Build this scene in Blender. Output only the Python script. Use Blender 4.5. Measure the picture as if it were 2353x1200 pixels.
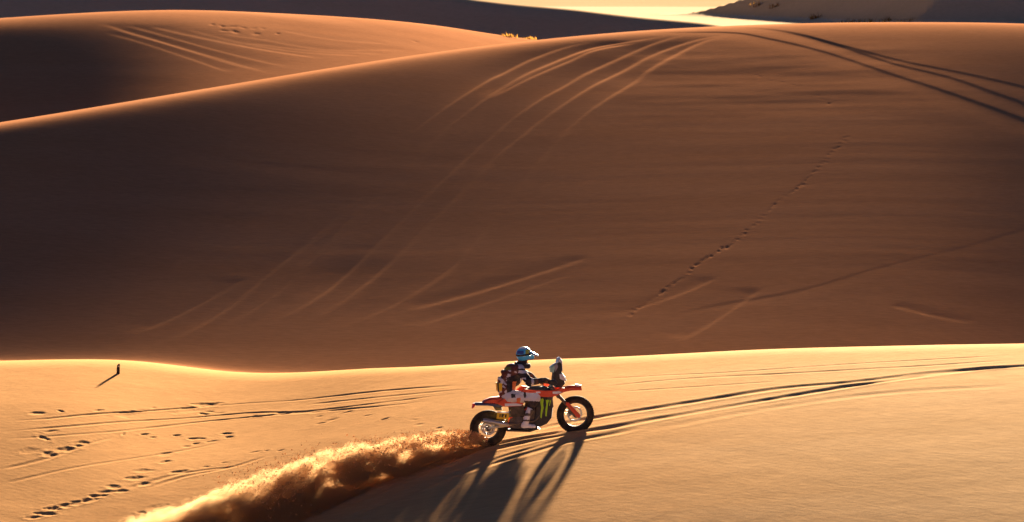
import bpy, bmesh, math, random
import numpy as np
from mathutils import Vector, Matrix, Euler

# ------------------------------------------------------------------ camera, sky, sun, exposure
for o in list(bpy.data.objects):
    bpy.data.objects.remove(o)
SC = bpy.context.scene
COL = SC.collection
R = math.radians

CAM_H = 12.0
cam_data = bpy.data.cameras.new('camera')
cam = bpy.data.objects.new('camera', cam_data)
COL.objects.link(cam)
cam.location = (0.0, 0.0, CAM_H)
cam.rotation_euler = (R(90 - 8.0), 0, 0)
cam_data.sensor_fit = 'HORIZONTAL'
cam_data.sensor_width = 36.0
cam_data.lens = 36.0 * 7968.0 / 2353.0
cam_data.clip_start = 0.5
cam_data.clip_end = 20000
cam_data.dof.use_dof = True
cam_data.dof.focus_distance = 61.5
cam_data.dof.aperture_fstop = 4.0
SC.camera = cam

SUN_EL, SUN_AZ = 5.5, 8.0          # degrees; azimuth measured from +Y towards +X
world = bpy.data.worlds.new('World')
SC.world = world
world.use_nodes = True
wn = world.node_tree
for n in list(wn.nodes):
    wn.nodes.remove(n)
sky = wn.nodes.new('ShaderNodeTexSky')
sky.sky_type = 'NISHITA'
sky.sun_disc = False
sky.sun_elevation = R(SUN_EL)
sky.sun_rotation = R(SUN_AZ)
sky.altitude = 300
sky.air_density = 0.045
sky.dust_density = 0.06
sky.ozone_density = 1.0
bg = wn.nodes.new('ShaderNodeBackground')
bg.inputs['Strength'].default_value = 0.05
wo = wn.nodes.new('ShaderNodeOutputWorld')
wn.links.new(sky.outputs[0], bg.inputs['Color'])
wn.links.new(bg.outputs[0], wo.inputs['Surface'])

sun_data = bpy.data.lights.new('sun', 'SUN')
sun_data.energy = 5.0
sun_data.angle = R(2.0)
sun_data.color = (1.0, 0.83, 0.60)
sun = bpy.data.objects.new('sun', sun_data)
COL.objects.link(sun)
sd = Vector((math.sin(R(SUN_AZ)) * math.cos(R(SUN_EL)), math.cos(R(SUN_AZ)) * math.cos(R(SUN_EL)), math.sin(R(SUN_EL))))
sun.rotation_euler = sd.to_track_quat('Z', 'Y').to_euler()
sun.location = sd * 300

SC.view_settings.view_transform = 'Standard'
SC.view_settings.look = 'None'
SC.view_settings.gamma = 1.0
SC.view_settings.use_curve_mapping = False
SC.view_settings.exposure = 3.5
SC.cycles.volume_bounces = 4
SC.cycles.max_bounces = 8
SC.cycles.diffuse_bounces = 4
SC.cycles.use_denoising = True

# ------------------------------------------------------------------ the shape of the dunes (metres; +Y away from the camera, +X right)
# TERRAIN-BEGIN
def spline(xk, yk):
    """natural cubic spline with level ends"""
    xk = np.asarray(xk, float); yk = np.asarray(yk, float)
    n = len(xk); h = np.diff(xk)
    A = np.zeros((n, n)); b = np.zeros(n); A[0, 0] = A[-1, -1] = 1
    for i in range(1, n - 1):
        A[i, i-1] = h[i-1]; A[i, i] = 2 * (h[i-1] + h[i]); A[i, i+1] = h[i]
        b[i] = 6 * ((yk[i+1] - yk[i]) / h[i] - (yk[i] - yk[i-1]) / h[i-1])
    m = np.linalg.solve(A, b)
    def f(x):
        x = np.asarray(x, float)
        i = np.clip(np.searchsorted(xk, x) - 1, 0, n - 2)
        a = (xk[i+1] - x) / h[i]; c = 1 - a
        y = a * yk[i] + c * yk[i+1] + ((a**3 - a) * m[i] + (c**3 - c) * m[i+1]) * h[i]**2 / 6
        y = np.where(x < xk[0], yk[0], y)          # level beyond the last knots
        return np.where(x > xk[-1], yk[-1], y)
    return f

def perlin(x, y, seed=0):
    xi = np.floor(x).astype(np.int64); yi = np.floor(y).astype(np.int64)
    xf = x - xi; yf = y - yi
    u = xf**3 * (xf * (xf * 6 - 15) + 10); v = yf**3 * (yf * (yf * 6 - 15) + 10)
    def g(ix, iy, dx, dy):
        h = (ix * 374761393 + iy * 668265263 + seed * 1442695041) & 0xffffffff
        h = ((h ^ (h >> 13)) * 1274126177) & 0xffffffff
        a = (h & 0xffff) * (2 * math.pi / 65536.0)
        return np.cos(a) * dx + np.sin(a) * dy
    n0 = g(xi, yi, xf, yf) * (1 - u) + g(xi + 1, yi, xf - 1, yf) * u
    n1 = g(xi, yi + 1, xf, yf - 1) * (1 - u) + g(xi + 1, yi + 1, xf - 1, yf - 1) * u
    return n0 * (1 - v) + n1 * v

def smax(a, b, k):
    return 0.5 * (a + b + np.sqrt((a - b)**2 + k * k))

def sstep(a, b, x):
    t = np.clip((x - a) / (b - a), 0, 1)
    return t * t * (3 - 2 * t)

# --- near dune: a whaleback on the right that falls to a plain on the left
F_X   = [-40, -12, -8, -5.5, -4.2, -3.0, -1.8, -0.4, 1.2, 4.0, 7.0, 10.0, 16, 40]
f_top = spline(F_X, [-0.8, -0.75, -0.73, -0.62, -0.42, -0.17, 0.05, 0.28, 0.50, 0.76, 0.98, 1.15, 1.35, 1.6])
f_yp  = spline(F_X, [65, 65, 64.5, 63, 62, 61, 60.2, 59.6, 59.6, 59.2, 58.6, 58, 57, 56])
f_kn  = spline(F_X, [.0024, .0024, .0024, .0025, .0025, .0024, .0023, .0023, .0023, .0022, .0021, .0020, .0020, .0020])
f_kf  = spline(F_X, [.0006, .0006, .0006, .0006, .0007, .0009, .0012, .0014, .0015, .0016, .0016, .0016, .0016, .0016])
f_yc  = spline([-40, -13, -11, -9, -7.5, -6, -4.5, -2, 2, 6, 10, 14, 40],
               [74, 73.0, 73.0, 73.0, 73.0, 72.3, 71.4, 69.4, 67.6, 66.6, 66.0, 65.5, 65])
f_cad = spline([-36.1, -17.1, -11.1, -9.69, -8.55, -7.35, -6.07, -5.38, -3.92, -1.58, 0.21, 1.95, 4.53, 7.06, 10.01, 16.01, 35.01],
    [0.144, 0.145, 0.144, 0.171, 0.137, 0.013, -0.063, -0.077, -0.076, -0.028, -0.034, -0.085, -0.055, -0.066, -0.1, -0.106, -0.104])

def z_front(x, y):
    top = f_top(x); yp = f_yp(x)
    d = y - yp
    z = top - np.where(d < 0, f_kn(x), f_kf(x)) * d * d
    z = np.where(d < -14, top - f_kn(x) * (14 * 14 + 28 * (-d - 14)), z)
    z = z + f_cad(x) * sstep(60, 69, y)
    e = np.clip(y - f_yc(x), 0, None)
    e2 = np.clip(e - 5.0, 0, None)
    return z - 0.035 * (e * e - e2 * e2)

# --- the tall dune whose face looks to the camera
M_X  = [-60, -24, -15, -11.5, -8.0, -4.0, 0.0, 5.0, 10.5, 18.0, 26, 60]
m_yc = spline(M_X, [88, 95.5, 101, 105, 110, 116, 121, 125, 126.5, 125, 121, 112])
m_zc = spline([-60, -26, -15, -12, -9, -6, -3, 0, 3, 6, 9, 12, 15, 18.5, 28, 60],
    [-1.706, 0.894, 1.794, 2.025, 2.208, 2.356, 2.479, 2.585, 2.679, 2.765, 2.843, 2.912, 2.966, 3.003, 2.703, 2.003])
m_w  = spline(M_X, [1.2, 1.1, 1.1, 1.1, 1.0, 1.0, 1.0, 1.2, 1.6, 1.8, 1.8, 1.8])
# slope of the face: crest, middle and foot, along the dune (position fanned so that the hollows run straight down the face)
M_Q  = [-40, -20, -14.8, -11, -7, -3.5, 0.3, 4, 8, 11.6, 14.8, 20, 40]
M_A  = [[0.134, 0.134, 0.1328, 0.1251, 0.1125, 0.0996, 0.0859, 0.0748, 0.0677, 0.0676, 0.0743, 0.0787, 0.0787], [0.1242, 0.1242, 0.1222, 0.1145, 0.1054, 0.0976, 0.0903, 0.0854, 0.0835, 0.0859, 0.0921, 0.0956, 0.0956], [0.0722, 0.0722, 0.0693, 0.0642, 0.0641, 0.0671, 0.0724, 0.0783, 0.0838, 0.0868, 0.0868, 0.086, 0.086]]
m_a  = [spline(M_Q, a) for a in M_A]

def z_main(x, y):
    yc = m_yc(x)
    t = yc - y
    w = m_w(x)
    tf = np.clip(t, 0, None)
    q = np.clip(x * 100.0 / np.clip(y, 60, 150), -60, 60)
    s1, s5, s0 = m_a[0](q), m_a[1](q), m_a[2](q)
    a0 = s0; a2 = 2 * (s1 + s0 - 2 * s5); a1 = s1 - s0 - a2      # slope = a0 + a1 u + a2 u^2, u = 0 foot .. 1 crest
    Lf = yc - 74.0
    u = np.clip(1 - tf / Lf, -0.4, 1)
    g = Lf * (a0 * (1 - u) + a1 * (1 - u * u) / 2 + a2 * (1 - u**3) / 3)
    g = g - s1 * w * (1 - np.exp(-tf / w)) 
    tb = np.clip(-t, 0, None)
    back = 0.02 * np.minimum(tb, 5)**2 + 0.2 * np.clip(tb - 5, 0, None)
    return m_zc(x) - g - back

# --- the dune behind it on the left
S_X  = [-60, -34, -26, -20, -14, -8, -2, 4, 10, 40]
s_zc = spline([-44.57, -25.57, -19.57, -13.31, -8.35, -3.17, 0.43, 6.43, 25.43],
    [2.169, 2.589, 2.753, 2.805, 2.417, 1.756, 1.062, 0.402, -2.91])
s_al = spline(S_X, [10, 10, 9.4, 8.4, 6.2, 4.0, 2.3, 0.8, 0, 0])
def z_second(x, y):
    t = 143.0 + 0.6 * np.clip(x, -40, 10) - y
    w = 3.0
    tf = np.clip(t, 0, None)
    g = np.tan(np.radians(s_al(x))) * (tf - w * (1 - np.exp(-tf / w)))
    tb = np.clip(-t, 0, None)
    g = g + 0.02 * np.clip(tf - 22, 0, 12)**2 + 0.48 * np.clip(tf - 34, 0, None)      # it runs out into the trough
    return s_zc(x) - g - (0.02 * np.minimum(tb, 5)**2 + 0.2 * np.clip(tb - 5, 0, None))

# --- far dunes and the bright flat between them
tl_zc = spline([-27.21, -8.21, -2.21, 2.81, 7.34, 10.72, 16.72, 35.72],
    [4.957, 1.517, 0.269, -0.215, -0.684, -1.011, -2.753, -10.798])
def z_third(x, y):
    t = 182.0 - 0.15 * x - y
    w = 1.2
    tf = np.clip(t, 0, None)
    g = math.tan(R(15.0)) * (tf - w * (1 - np.exp(-tf / w)))
    tb = np.clip(-t, 0, None)
    return tl_zc(x) - g - 0.10 * tb

def z_right(x, y):
    # face rising from the foot line (22,220) - (16.5,242)
    nx, ny = 0.97, 0.243
    d = (x - 22.0) * nx + (y - 221.0) * ny
    d2 = (y - 214.0)
    d = np.minimum(np.minimum(d, d2 * 0.9 + 2), (236.0 - y) * 0.6 + 4)
    return -3.5 + 0.60 * np.clip(d, -6, 7)

def z_plain(x, y):
    return np.where(y > 190, -3.2 - 0.052 * (y - 210) * (y < 330), -3.0) - np.where(y >= 330, 6.24, 0) \
        + np.where(y > 330, np.clip(y - 330, 0, 120) * 0.05, 0)

def z_stand(x, y):
    r2 = x * x + y * y
    return np.clip(10.3 - 0.12 * r2, -40, None)

def ground(x, y):
    """base height, without tracks"""
    a = z_front(x, y)
    a = smax(a, z_main(x, y), 0.15)
    a = smax(a, z_second(x, y), 0.3)
    a = smax(a, z_third(x, y), 0.4)
    a = smax(a, z_right(x, y), 0.5)
    a = smax(a, z_plain(x, y), 0.5)
    return smax(a, z_stand(x, y), 0.6)
# TERRAIN-END
# tyre tracks and footprints pressed into the sand: (profile, half width, depth, path) and (x, y, half width, half length, depth)
TRACKS = [
    ('groove', 0.13, 0.019, [(10.77, 63.96), (9.54, 63.7), (8.24, 63.56), (6.36, 62.86), (4.92, 62.68), (3.09, 61.84), (1.53, 61.26), (0.88, 61), (0.03, 60.58)]),
    ('groove', 0.13, 0.020, [(10.12, 63.96), (8.79, 63.6), (7.08, 62.84), (5.39, 61.96), (3.75, 61.1), (2.33, 60.4), (1.71, 60.1), (0.94, 59.92), (0.39, 59.78), (-0.14, 59.52), (-1.22, 59.3), (-2.2, 58.58), (-3.54, 56.86), (-4.4, 55.6)]),
    ('groove', 0.12, 0.017, [(2.32, 59.82), (1.7, 59.46), (0.93, 59.2), (0.38, 58.76), (-0.76, 57.94), (-1.59, 57.18), (-2.65, 55.82), (-3.42, 54.86)]),
    ('groove', 0.08, 0.013, [(1.17, 59.74), (0.48, 59.16), (-0.2, 58.66), (-1.01, 57.74), (-1.79, 56.78), (-2.91, 55.84)]),
    ('groove', 0.11, 0.040, [(1.18, 60.22), (-0.38, 59.88), (-1.21, 58.84), (-1.9, 57.98), (-3.02, 56.54)]),
    ('groove', 0.07, 0.011, [(-10.03, 66.8), (-9.12, 67.04), (-8.07, 67.92), (-6.66, 69.02), (-5.45, 69.34), (-4.18, 68.8), (-2.39, 67.78), (-0.78, 66.78)]),
    ('groove', 0.07, 0.011, [(-9.88, 65.78), (-8.63, 66.36), (-7.13, 67.6), (-5.36, 68.18), (-4.09, 67.24), (-2.51, 66.38), (-0.77, 65.9)]),
    ('groove', 0.07, 0.010, [(-9.79, 65.18), (-8.98, 65.34), (-7.85, 66.06), (-7.05, 66.82), (-5.92, 67.56), (-4.61, 67.44), (-2.66, 66.04), (-1.47, 65.54)]),
    ('groove', 0.07, 0.008, [(-9.41, 62.58), (-8.69, 63.5), (-8.16, 64.7), (-7.68, 65.66)]),
    ('groove', 0.08, 0.010, [(-6.83, 60.92), (-6.74, 61.16), (-6.01, 62.1), (-5.05, 62.24)]),
    ('groove', 0.08, 0.008, [(-6.52, 60.92), (-5.97, 61.74), (-5.03, 62.26), (-4.47, 62.9)]),
    ('groove', 0.08, 0.009, [(1.61, 64.62), (2.67, 64.76), (3.9, 64.66), (5.11, 64.4), (7.56, 64.32), (9.67, 64.58)]),
    ('groove', 0.07, 0.007, [(1.04, 65.82), (2.7, 65.5), (4.34, 65.08), (6.82, 65.08), (9.76, 65.2)]),
    ('groove', 0.07, 0.007, [(1.98, 63.84), (3.43, 63.64), (5.04, 63.5)]),
    ('groove', 0.16, 0.007, [(2.3, 59.46), (3.4, 60.08), (4.83, 60.8), (6.84, 61.42), (9.2, 61.36)]),
    ('groove', 0.07, 0.008, [(-4.14, 68.12), (-2.36, 67), (-0.77, 66.28)]),
    ('groove', 0.07, 0.008, [(-9.24, 61.42), (-8.22, 62.62), (-7.13, 63.64), (-5.45, 65.04)]),
    ('bright', 0.09, 0.015, [(3.29, 122.7), (1.92, 121.1), (0.59, 118.04), (-0.38, 114.94), (-1.12, 112.42), (-2.86, 104.92), (-4, 97.08), (-5.03, 91.08), (-6.03, 86.52), (-6.94, 82.2), (-7.98, 79.3), (-8.72, 78.22)]),
    ('bright', 0.10, 0.014, [(5.81, 124.28), (4.32, 122.64), (2.69, 120.82), (1.11, 117.02), (-0.09, 113.32), (-1.95, 105.5), (-3.4, 97.2), (-4.48, 91.68), (-5.2, 87.5), (-5.96, 83.42), (-7.42, 79.28)]),
    ('bright', 0.08, 0.009, [(4.51, 122.42), (2.85, 120.34), (1.87, 117.78), (0.57, 114.28), (-0.78, 110)]),
    ('bright', 0.10, 0.016, [(6.63, 124.72), (5.87, 123.76), (4.66, 121.5), (3.41, 118.26), (2.36, 115.42), (1.66, 113), (0.91, 110.54), (0.2, 107.92), (-0.35, 105.52), (-1.99, 97.68), (-3, 92.36), (-3.73, 88.64), (-4.61, 84.44), (-5.64, 81.44), (-6.32, 79.98)]),
    ('bright', 0.11, 0.016, [(8.19, 124.54), (7.54, 123.88), (6.29, 122.52), (4.84, 119.72), (3.57, 115.94), (2.52, 112.92), (1.39, 108.86), (0.52, 105.4), (-0.34, 101.8), (-1.19, 97.46), (-2.08, 92.94), (-2.67, 89.86), (-3.53, 85.84), (-4.31, 82.96), (-5.17, 80.92)]),
    ('bright', 0.11, 0.017, [(8, 124.06), (6.66, 122.28), (5.42, 119.06), (4.38, 115.78), (3.94, 113.8), (2.82, 110.06), (1.91, 106.6), (1.04, 102), (0.04, 96.32), (-0.66, 91.88), (-1.25, 88.66), (-1.69, 86.44), (-2.96, 82.94), (-4.35, 80.3)]),
    ('bright', 0.07, 0.006, [(-6.66, 85.58), (-7.27, 83.6), (-8.16, 81.18), (-8.87, 79.62)]),
    ('bright', 0.08, 0.004, [(2.05, 88), (1.36, 86.98), (-0.74, 84.34), (-2.72, 82.2)]),
    ('bright', 0.08, 0.004, [(1.79, 86.28), (1.34, 85.72), (-0.28, 83.52), (-2.36, 80.7)]),
    ('bright', 0.09, 0.005, [(6.1, 83.88), (4.86, 80.84), (3.83, 78.6)]),
    ('bright', 0.07, 0.004, [(5.11, 85.14), (4.06, 83.38), (2.3, 81.12)]),
    ('bright', 0.07, 0.004, [(9.01, 82.16), (9.96, 81.34), (10.92, 80.84)]),
    ('dark', 0.05, 0.002, [(14.9, 92.5), (13.58, 91.16), (11.48, 88.54), (9.39, 86.24), (7.74, 84.28), (6.58, 83.16), (5.26, 82.34), (4.18, 81.56), (3.33, 80.98)]),
    ('dark', 0.13, 0.011, [(3.98, 124.58), (7.57, 124.48), (9.03, 122.58), (10.7, 119.12), (12.47, 114.1), (13.86, 110.6), (15.68, 105.74), (16.46, 102.44)]),
    ('dark', 0.12, 0.010, [(7.51, 126.26), (8.47, 125.94), (9.95, 124.14), (11.24, 120.82), (12.71, 116.4), (14.21, 113.5), (15.29, 110.54), (16.06, 108.4), (16.86, 105.04)]),
    ('dark', 0.10, 0.008, [(9.17, 125.18), (10.27, 123.26), (11.57, 120.26), (13.12, 116.8), (15, 113.86), (16.48, 111.3), (17.45, 108.84)]),
    ('pale', 0.15, 0.009, [(-15.52, 130.48), (-14.17, 128.74), (-12.35, 126.6), (-10.25, 124.24), (-8.21, 121.7)]),
    ('pale', 0.15, 0.009, [(-14.51, 130.34), (-12.5, 128.14), (-10.39, 125.92), (-7.71, 123.54)]),
    ('pale', 0.13, 0.009, [(-13.7, 130.44), (-11.76, 128.84), (-9.22, 127.32), (-6.78, 126.42)]),
    ('pale', 0.13, 0.008, [(-12.39, 130.44), (-9.95, 128.42), (-7.64, 127.6), (-5.1, 128.3)]),
    ('pale', 0.12, 0.007, [(-11.38, 130.1), (-9.39, 129.66), (-6.75, 128.92), (-3.59, 131.86)]),
    ('pale', 0.12, 0.007, [(-14.89, 129.4), (-12.7, 126.92), (-10.57, 124.3), (-9.03, 122.42)]),
    ('pale', 0.12, 0.007, [(-15.11, 128.48), (-13.47, 126.64), (-11.31, 123.8), (-9.73, 121.48)]),
    ('pale', 0.12, 0.006, [(-8.93, 132.58), (-6.89, 131.66), (-4.6, 132.44)]),
    ('pale', 0.13, 0.007, [(-9.96, 128.62), (-7.36, 128.24), (-4.5, 129.48)]),
    ('pale', 0.18, 0.007, [(-8.94, 137.92), (-7.56, 137.96), (-6.01, 138.08)]),
    ('pale', 0.12, 0.007, [(-17.61, 118.98), (-15.69, 118), (-14.21, 118)]),
    ('pale', 0.12, 0.007, [(-17.48, 118), (-16.3, 118), (-15.26, 118)]),
]
PRINTS = [
    (-9.39, 67.58, 0.127, 0.106, 0.012), (-8.97, 67.84, 0.06, 0.142, 0.012), (-8.25, 68.16, 0.094, 0.107, 0.012), (-7.71, 67.98, 0.145, 0.32, 0.012), (-7.57, 68.38, 0.086, 0.143, 0.012),
    (-7.45, 68.6, 0.086, 0.108, 0.012), (-7.24, 68.94, 0.087, 0.09, 0.012), (-6.52, 68.84, 0.147, 0.288, 0.012), (-6.26, 69.44, 0.2, 0.163, 0.012), (-6.04, 69.5, 0.105, 0.145, 0.012),
    (-6.07, 68.64, 0.086, 0.108, 0.012), (-5.85, 68.44, 0.086, 0.089, 0.012), (-6.17, 68.36, 0.129, 0.089, 0.012), (-5.08, 67.64, 0.102, 0.124, 0.012), (-4.96, 67.8, 0.068, 0.089, 0.012),
    (-4.46, 67.44, 0.169, 0.071, 0.012), (-6.94, 65.78, 0.116, 0.12, 0.012), (-7.15, 66.06, 0.083, 0.086, 0.012), (-6.49, 66.02, 0.075, 0.086, 0.012), (-7.52, 65.96, 0.05, 0.138, 0.012),
    (-8.96, 65.24, 0.082, 0.171, 0.012), (-8.89, 65.86, 0.066, 0.103, 0.012), (-6.1, 65.6, 0.14, 0.12, 0.012), (-6.18, 64.82, 0.122, 0.102, 0.012), (-6.02, 65.1, 0.09, 0.102, 0.012),
    (-5.75, 65.2, 0.106, 0.102, 0.012), (-5.52, 65.94, 0.108, 0.103, 0.012), (-5.46, 65.52, 0.107, 0.103, 0.012), (-9.07, 64.14, 0.161, 0.151, 0.012), (-8.68, 63.86, 0.144, 0.2, 0.012),
    (-8.43, 64.3, 0.161, 0.235, 0.012), (-8.19, 64.96, 0.122, 0.119, 0.012), (-8.27, 64.68, 0.097, 0.135, 0.012), (-6.51, 64.04, 0.129, 0.134, 0.012), (-6.43, 63.3, 0.135, 0.099, 0.012),
    (-6.77, 62.5, 0.133, 0.114, 0.012), (-6.84, 61.84, 0.14, 0.129, 0.012), (-7.18, 61.16, 0.115, 0.128, 0.012), (-7.27, 60.74, 0.099, 0.127, 0.012), (-7.37, 60.44, 0.114, 0.126, 0.012),
    (-7.0, 60.78, 0.13, 0.095, 0.012), (-7.47, 60.12, 0.113, 0.126, 0.012), (-7.68, 59.94, 0.12, 0.125, 0.012), (-7.87, 59.74, 0.112, 0.125, 0.012), (-8.04, 59.54, 0.112, 0.125, 0.012),
    (-8.11, 59.12, 0.134, 0.124, 0.012), (-8.29, 58.88, 0.126, 0.123, 0.012), (-6.59, 61.32, 0.131, 0.128, 0.012), (-6.1, 62.22, 0.141, 0.098, 0.012), (-6.17, 59.32, 0.171, 0.14, 0.012),
    (-6.31, 58.94, 0.148, 0.139, 0.012), (-5.63, 62.52, 0.094, 0.082, 0.012), (-5.28, 62.74, 0.094, 0.066, 0.012), (-4.77, 63.44, 0.104, 0.083, 0.012), (-4.57, 63.4, 0.08, 0.066, 0.012),
    (-4.29, 63.12, 0.095, 0.066, 0.012), (-3.82, 66.86, 0.092, 0.14, 0.012), (-3.45, 65.54, 0.107, 0.103, 0.012), (-3.21, 66.04, 0.116, 0.069, 0.012), (-2.73, 65.14, 0.098, 0.085, 0.012),
    (-2.39, 64.38, 0.097, 0.067, 0.012), (-1.83, 63.72, 0.072, 0.117, 0.012), (-1.72, 63.1, 0.087, 0.082, 0.012), (-1.33, 62.38, 0.055, 0.098, 0.012), (-4.62, 67.6, 0.102, 0.071, 0.012),
    (-3.73, 66.24, 0.058, 0.087, 0.012), (-3.6, 65.38, 0.107, 0.068, 0.012), (8.12, 114.76, 0.043, 0.12, 0.008), (8.2, 114.4, 0.043, 0.12, 0.008), (8.52, 113.48, 0.043, 0.119, 0.008),
    (8.74, 113.28, 0.043, 0.118, 0.008), (8.84, 113.18, 0.043, 0.118, 0.008), (9.15, 112.6, 0.042, 0.118, 0.008), (9.29, 112.24, 0.042, 0.117, 0.008), (9.78, 110.42, 0.042, 0.115, 0.008),
    (9.86, 109.76, 0.041, 0.115, 0.008), (9.99, 108.94, 0.041, 0.114, 0.008), (9.98, 103.14, 0.045, 0.108, 0.008), (9.86, 102.68, 0.045, 0.107, 0.008), (9.71, 102.16, 0.045, 0.107, 0.008),
    (9.62, 101.62, 0.045, 0.106, 0.008), (9.5, 101.34, 0.045, 0.106, 0.008), (9.36, 100.88, 0.044, 0.106, 0.008), (9.22, 100.5, 0.044, 0.105, 0.008), (9.09, 99.86, 0.044, 0.104, 0.008),
    (9.01, 99.48, 0.044, 0.104, 0.008), (8.91, 99.2, 0.044, 0.104, 0.008), (8.76, 98.68, 0.043, 0.103, 0.008), (8.67, 98.22, 0.043, 0.103, 0.008), (8.58, 98.0, 0.043, 0.102, 0.008),
    (8.45, 97.46, 0.043, 0.102, 0.008), (8.34, 97.18, 0.043, 0.102, 0.008), (8.23, 96.8, 0.043, 0.101, 0.008), (8.12, 96.28, 0.042, 0.101, 0.008), (8.0, 96.08, 0.042, 0.1, 0.008),
    (7.89, 95.7, 0.042, 0.1, 0.008), (7.77, 95.3, 0.042, 0.1, 0.008), (7.64, 95.08, 0.042, 0.099, 0.008), (7.53, 94.76, 0.042, 0.099, 0.008), (7.4, 94.48, 0.042, 0.099, 0.008),
    (7.32, 94.22, 0.041, 0.099, 0.008), (7.16, 93.68, 0.041, 0.098, 0.008), (7.06, 93.32, 0.041, 0.098, 0.008), (6.96, 92.96, 0.041, 0.097, 0.008), (6.87, 92.6, 0.041, 0.097, 0.008),
    (6.74, 92.22, 0.041, 0.096, 0.008), (6.64, 91.82, 0.04, 0.096, 0.008), (6.51, 91.34, 0.04, 0.096, 0.008), (6.4, 91.04, 0.04, 0.095, 0.008), (6.33, 90.8, 0.04, 0.095, 0.008),
    (6.19, 90.44, 0.04, 0.095, 0.008), (6.11, 90.02, 0.04, 0.094, 0.008), (5.99, 89.74, 0.039, 0.094, 0.008), (5.88, 89.4, 0.039, 0.093, 0.008), (5.77, 89.02, 0.039, 0.093, 0.008),
    (5.68, 88.72, 0.039, 0.093, 0.008), (5.54, 88.48, 0.039, 0.093, 0.008), (5.39, 88.38, 0.039, 0.092, 0.008), (5.3, 88.02, 0.039, 0.092, 0.008), (5.17, 87.7, 0.039, 0.092, 0.008),
    (5.07, 87.46, 0.038, 0.091, 0.008), (4.95, 87.3, 0.038, 0.091, 0.008), (4.85, 87.02, 0.038, 0.091, 0.008), (4.73, 86.58, 0.038, 0.091, 0.008), (4.64, 86.5, 0.038, 0.09, 0.008),
    (4.51, 86.08, 0.038, 0.09, 0.008), (4.43, 85.64, 0.038, 0.09, 0.008), (4.3, 85.3, 0.037, 0.089, 0.008), (4.24, 85.0, 0.037, 0.089, 0.008), (4.12, 84.86, 0.037, 0.089, 0.008),
    (4.02, 84.6, 0.037, 0.088, 0.008), (3.95, 84.38, 0.037, 0.088, 0.008), (3.83, 84.1, 0.037, 0.088, 0.008), (3.75, 83.78, 0.037, 0.088, 0.008), (3.66, 83.64, 0.037, 0.087, 0.008),
    (3.6, 83.44, 0.037, 0.087, 0.008), (3.52, 83.2, 0.037, 0.087, 0.008), (3.4, 83.0, 0.036, 0.087, 0.008), (3.3, 82.76, 0.036, 0.087, 0.008), (3.21, 82.42, 0.036, 0.086, 0.008),
    (3.15, 82.24, 0.036, 0.086, 0.008), (3.03, 82.04, 0.036, 0.086, 0.008), (2.95, 81.8, 0.036, 0.086, 0.008), (2.85, 81.44, 0.036, 0.085, 0.008), (2.77, 81.34, 0.036, 0.085, 0.008),
    (2.71, 81.0, 0.036, 0.085, 0.008), (-11.42, 131.98, 0.099, 0.207, 0.02), (-11.03, 131.8, 0.116, 0.276, 0.02), (-10.63, 132.0, 0.083, 0.207, 0.02), (-10.22, 131.98, 0.099, 0.242, 0.02),
    (-9.85, 132.16, 0.075, 0.173, 0.02), (-9.5, 132.34, 0.1, 0.173, 0.02), (-10.45, 130.76, 0.098, 0.239, 0.02), (-10.86, 130.78, 0.098, 0.137, 0.02), (-9.64, 130.82, 0.115, 0.171, 0.02),
    (-8.86, 131.44, 0.082, 0.137, 0.02), (-3.74, 134.38, 0.084, 0.141, 0.02),
]

def smooth_path(pts, step):
    """Catmull-Rom through the points, resampled"""
    p = [np.array(q, float) for q in pts]
    p = [2 * p[0] - p[1]] + p + [2 * p[-1] - p[-2]]
    out = []
    for a, b, c, d in zip(p, p[1:], p[2:], p[3:]):
        n = max(2, int(np.hypot(*(c - b)) / step))
        for t in np.linspace(0, 1, n, endpoint=False):
            out.append(0.5 * (2 * b + (c - a) * t + (2 * a - 5 * b + 4 * c - d) * t * t + (3 * b - a - 3 * c + d) * t**3))
    out.append(p[-2])
    return np.array(out)

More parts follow.
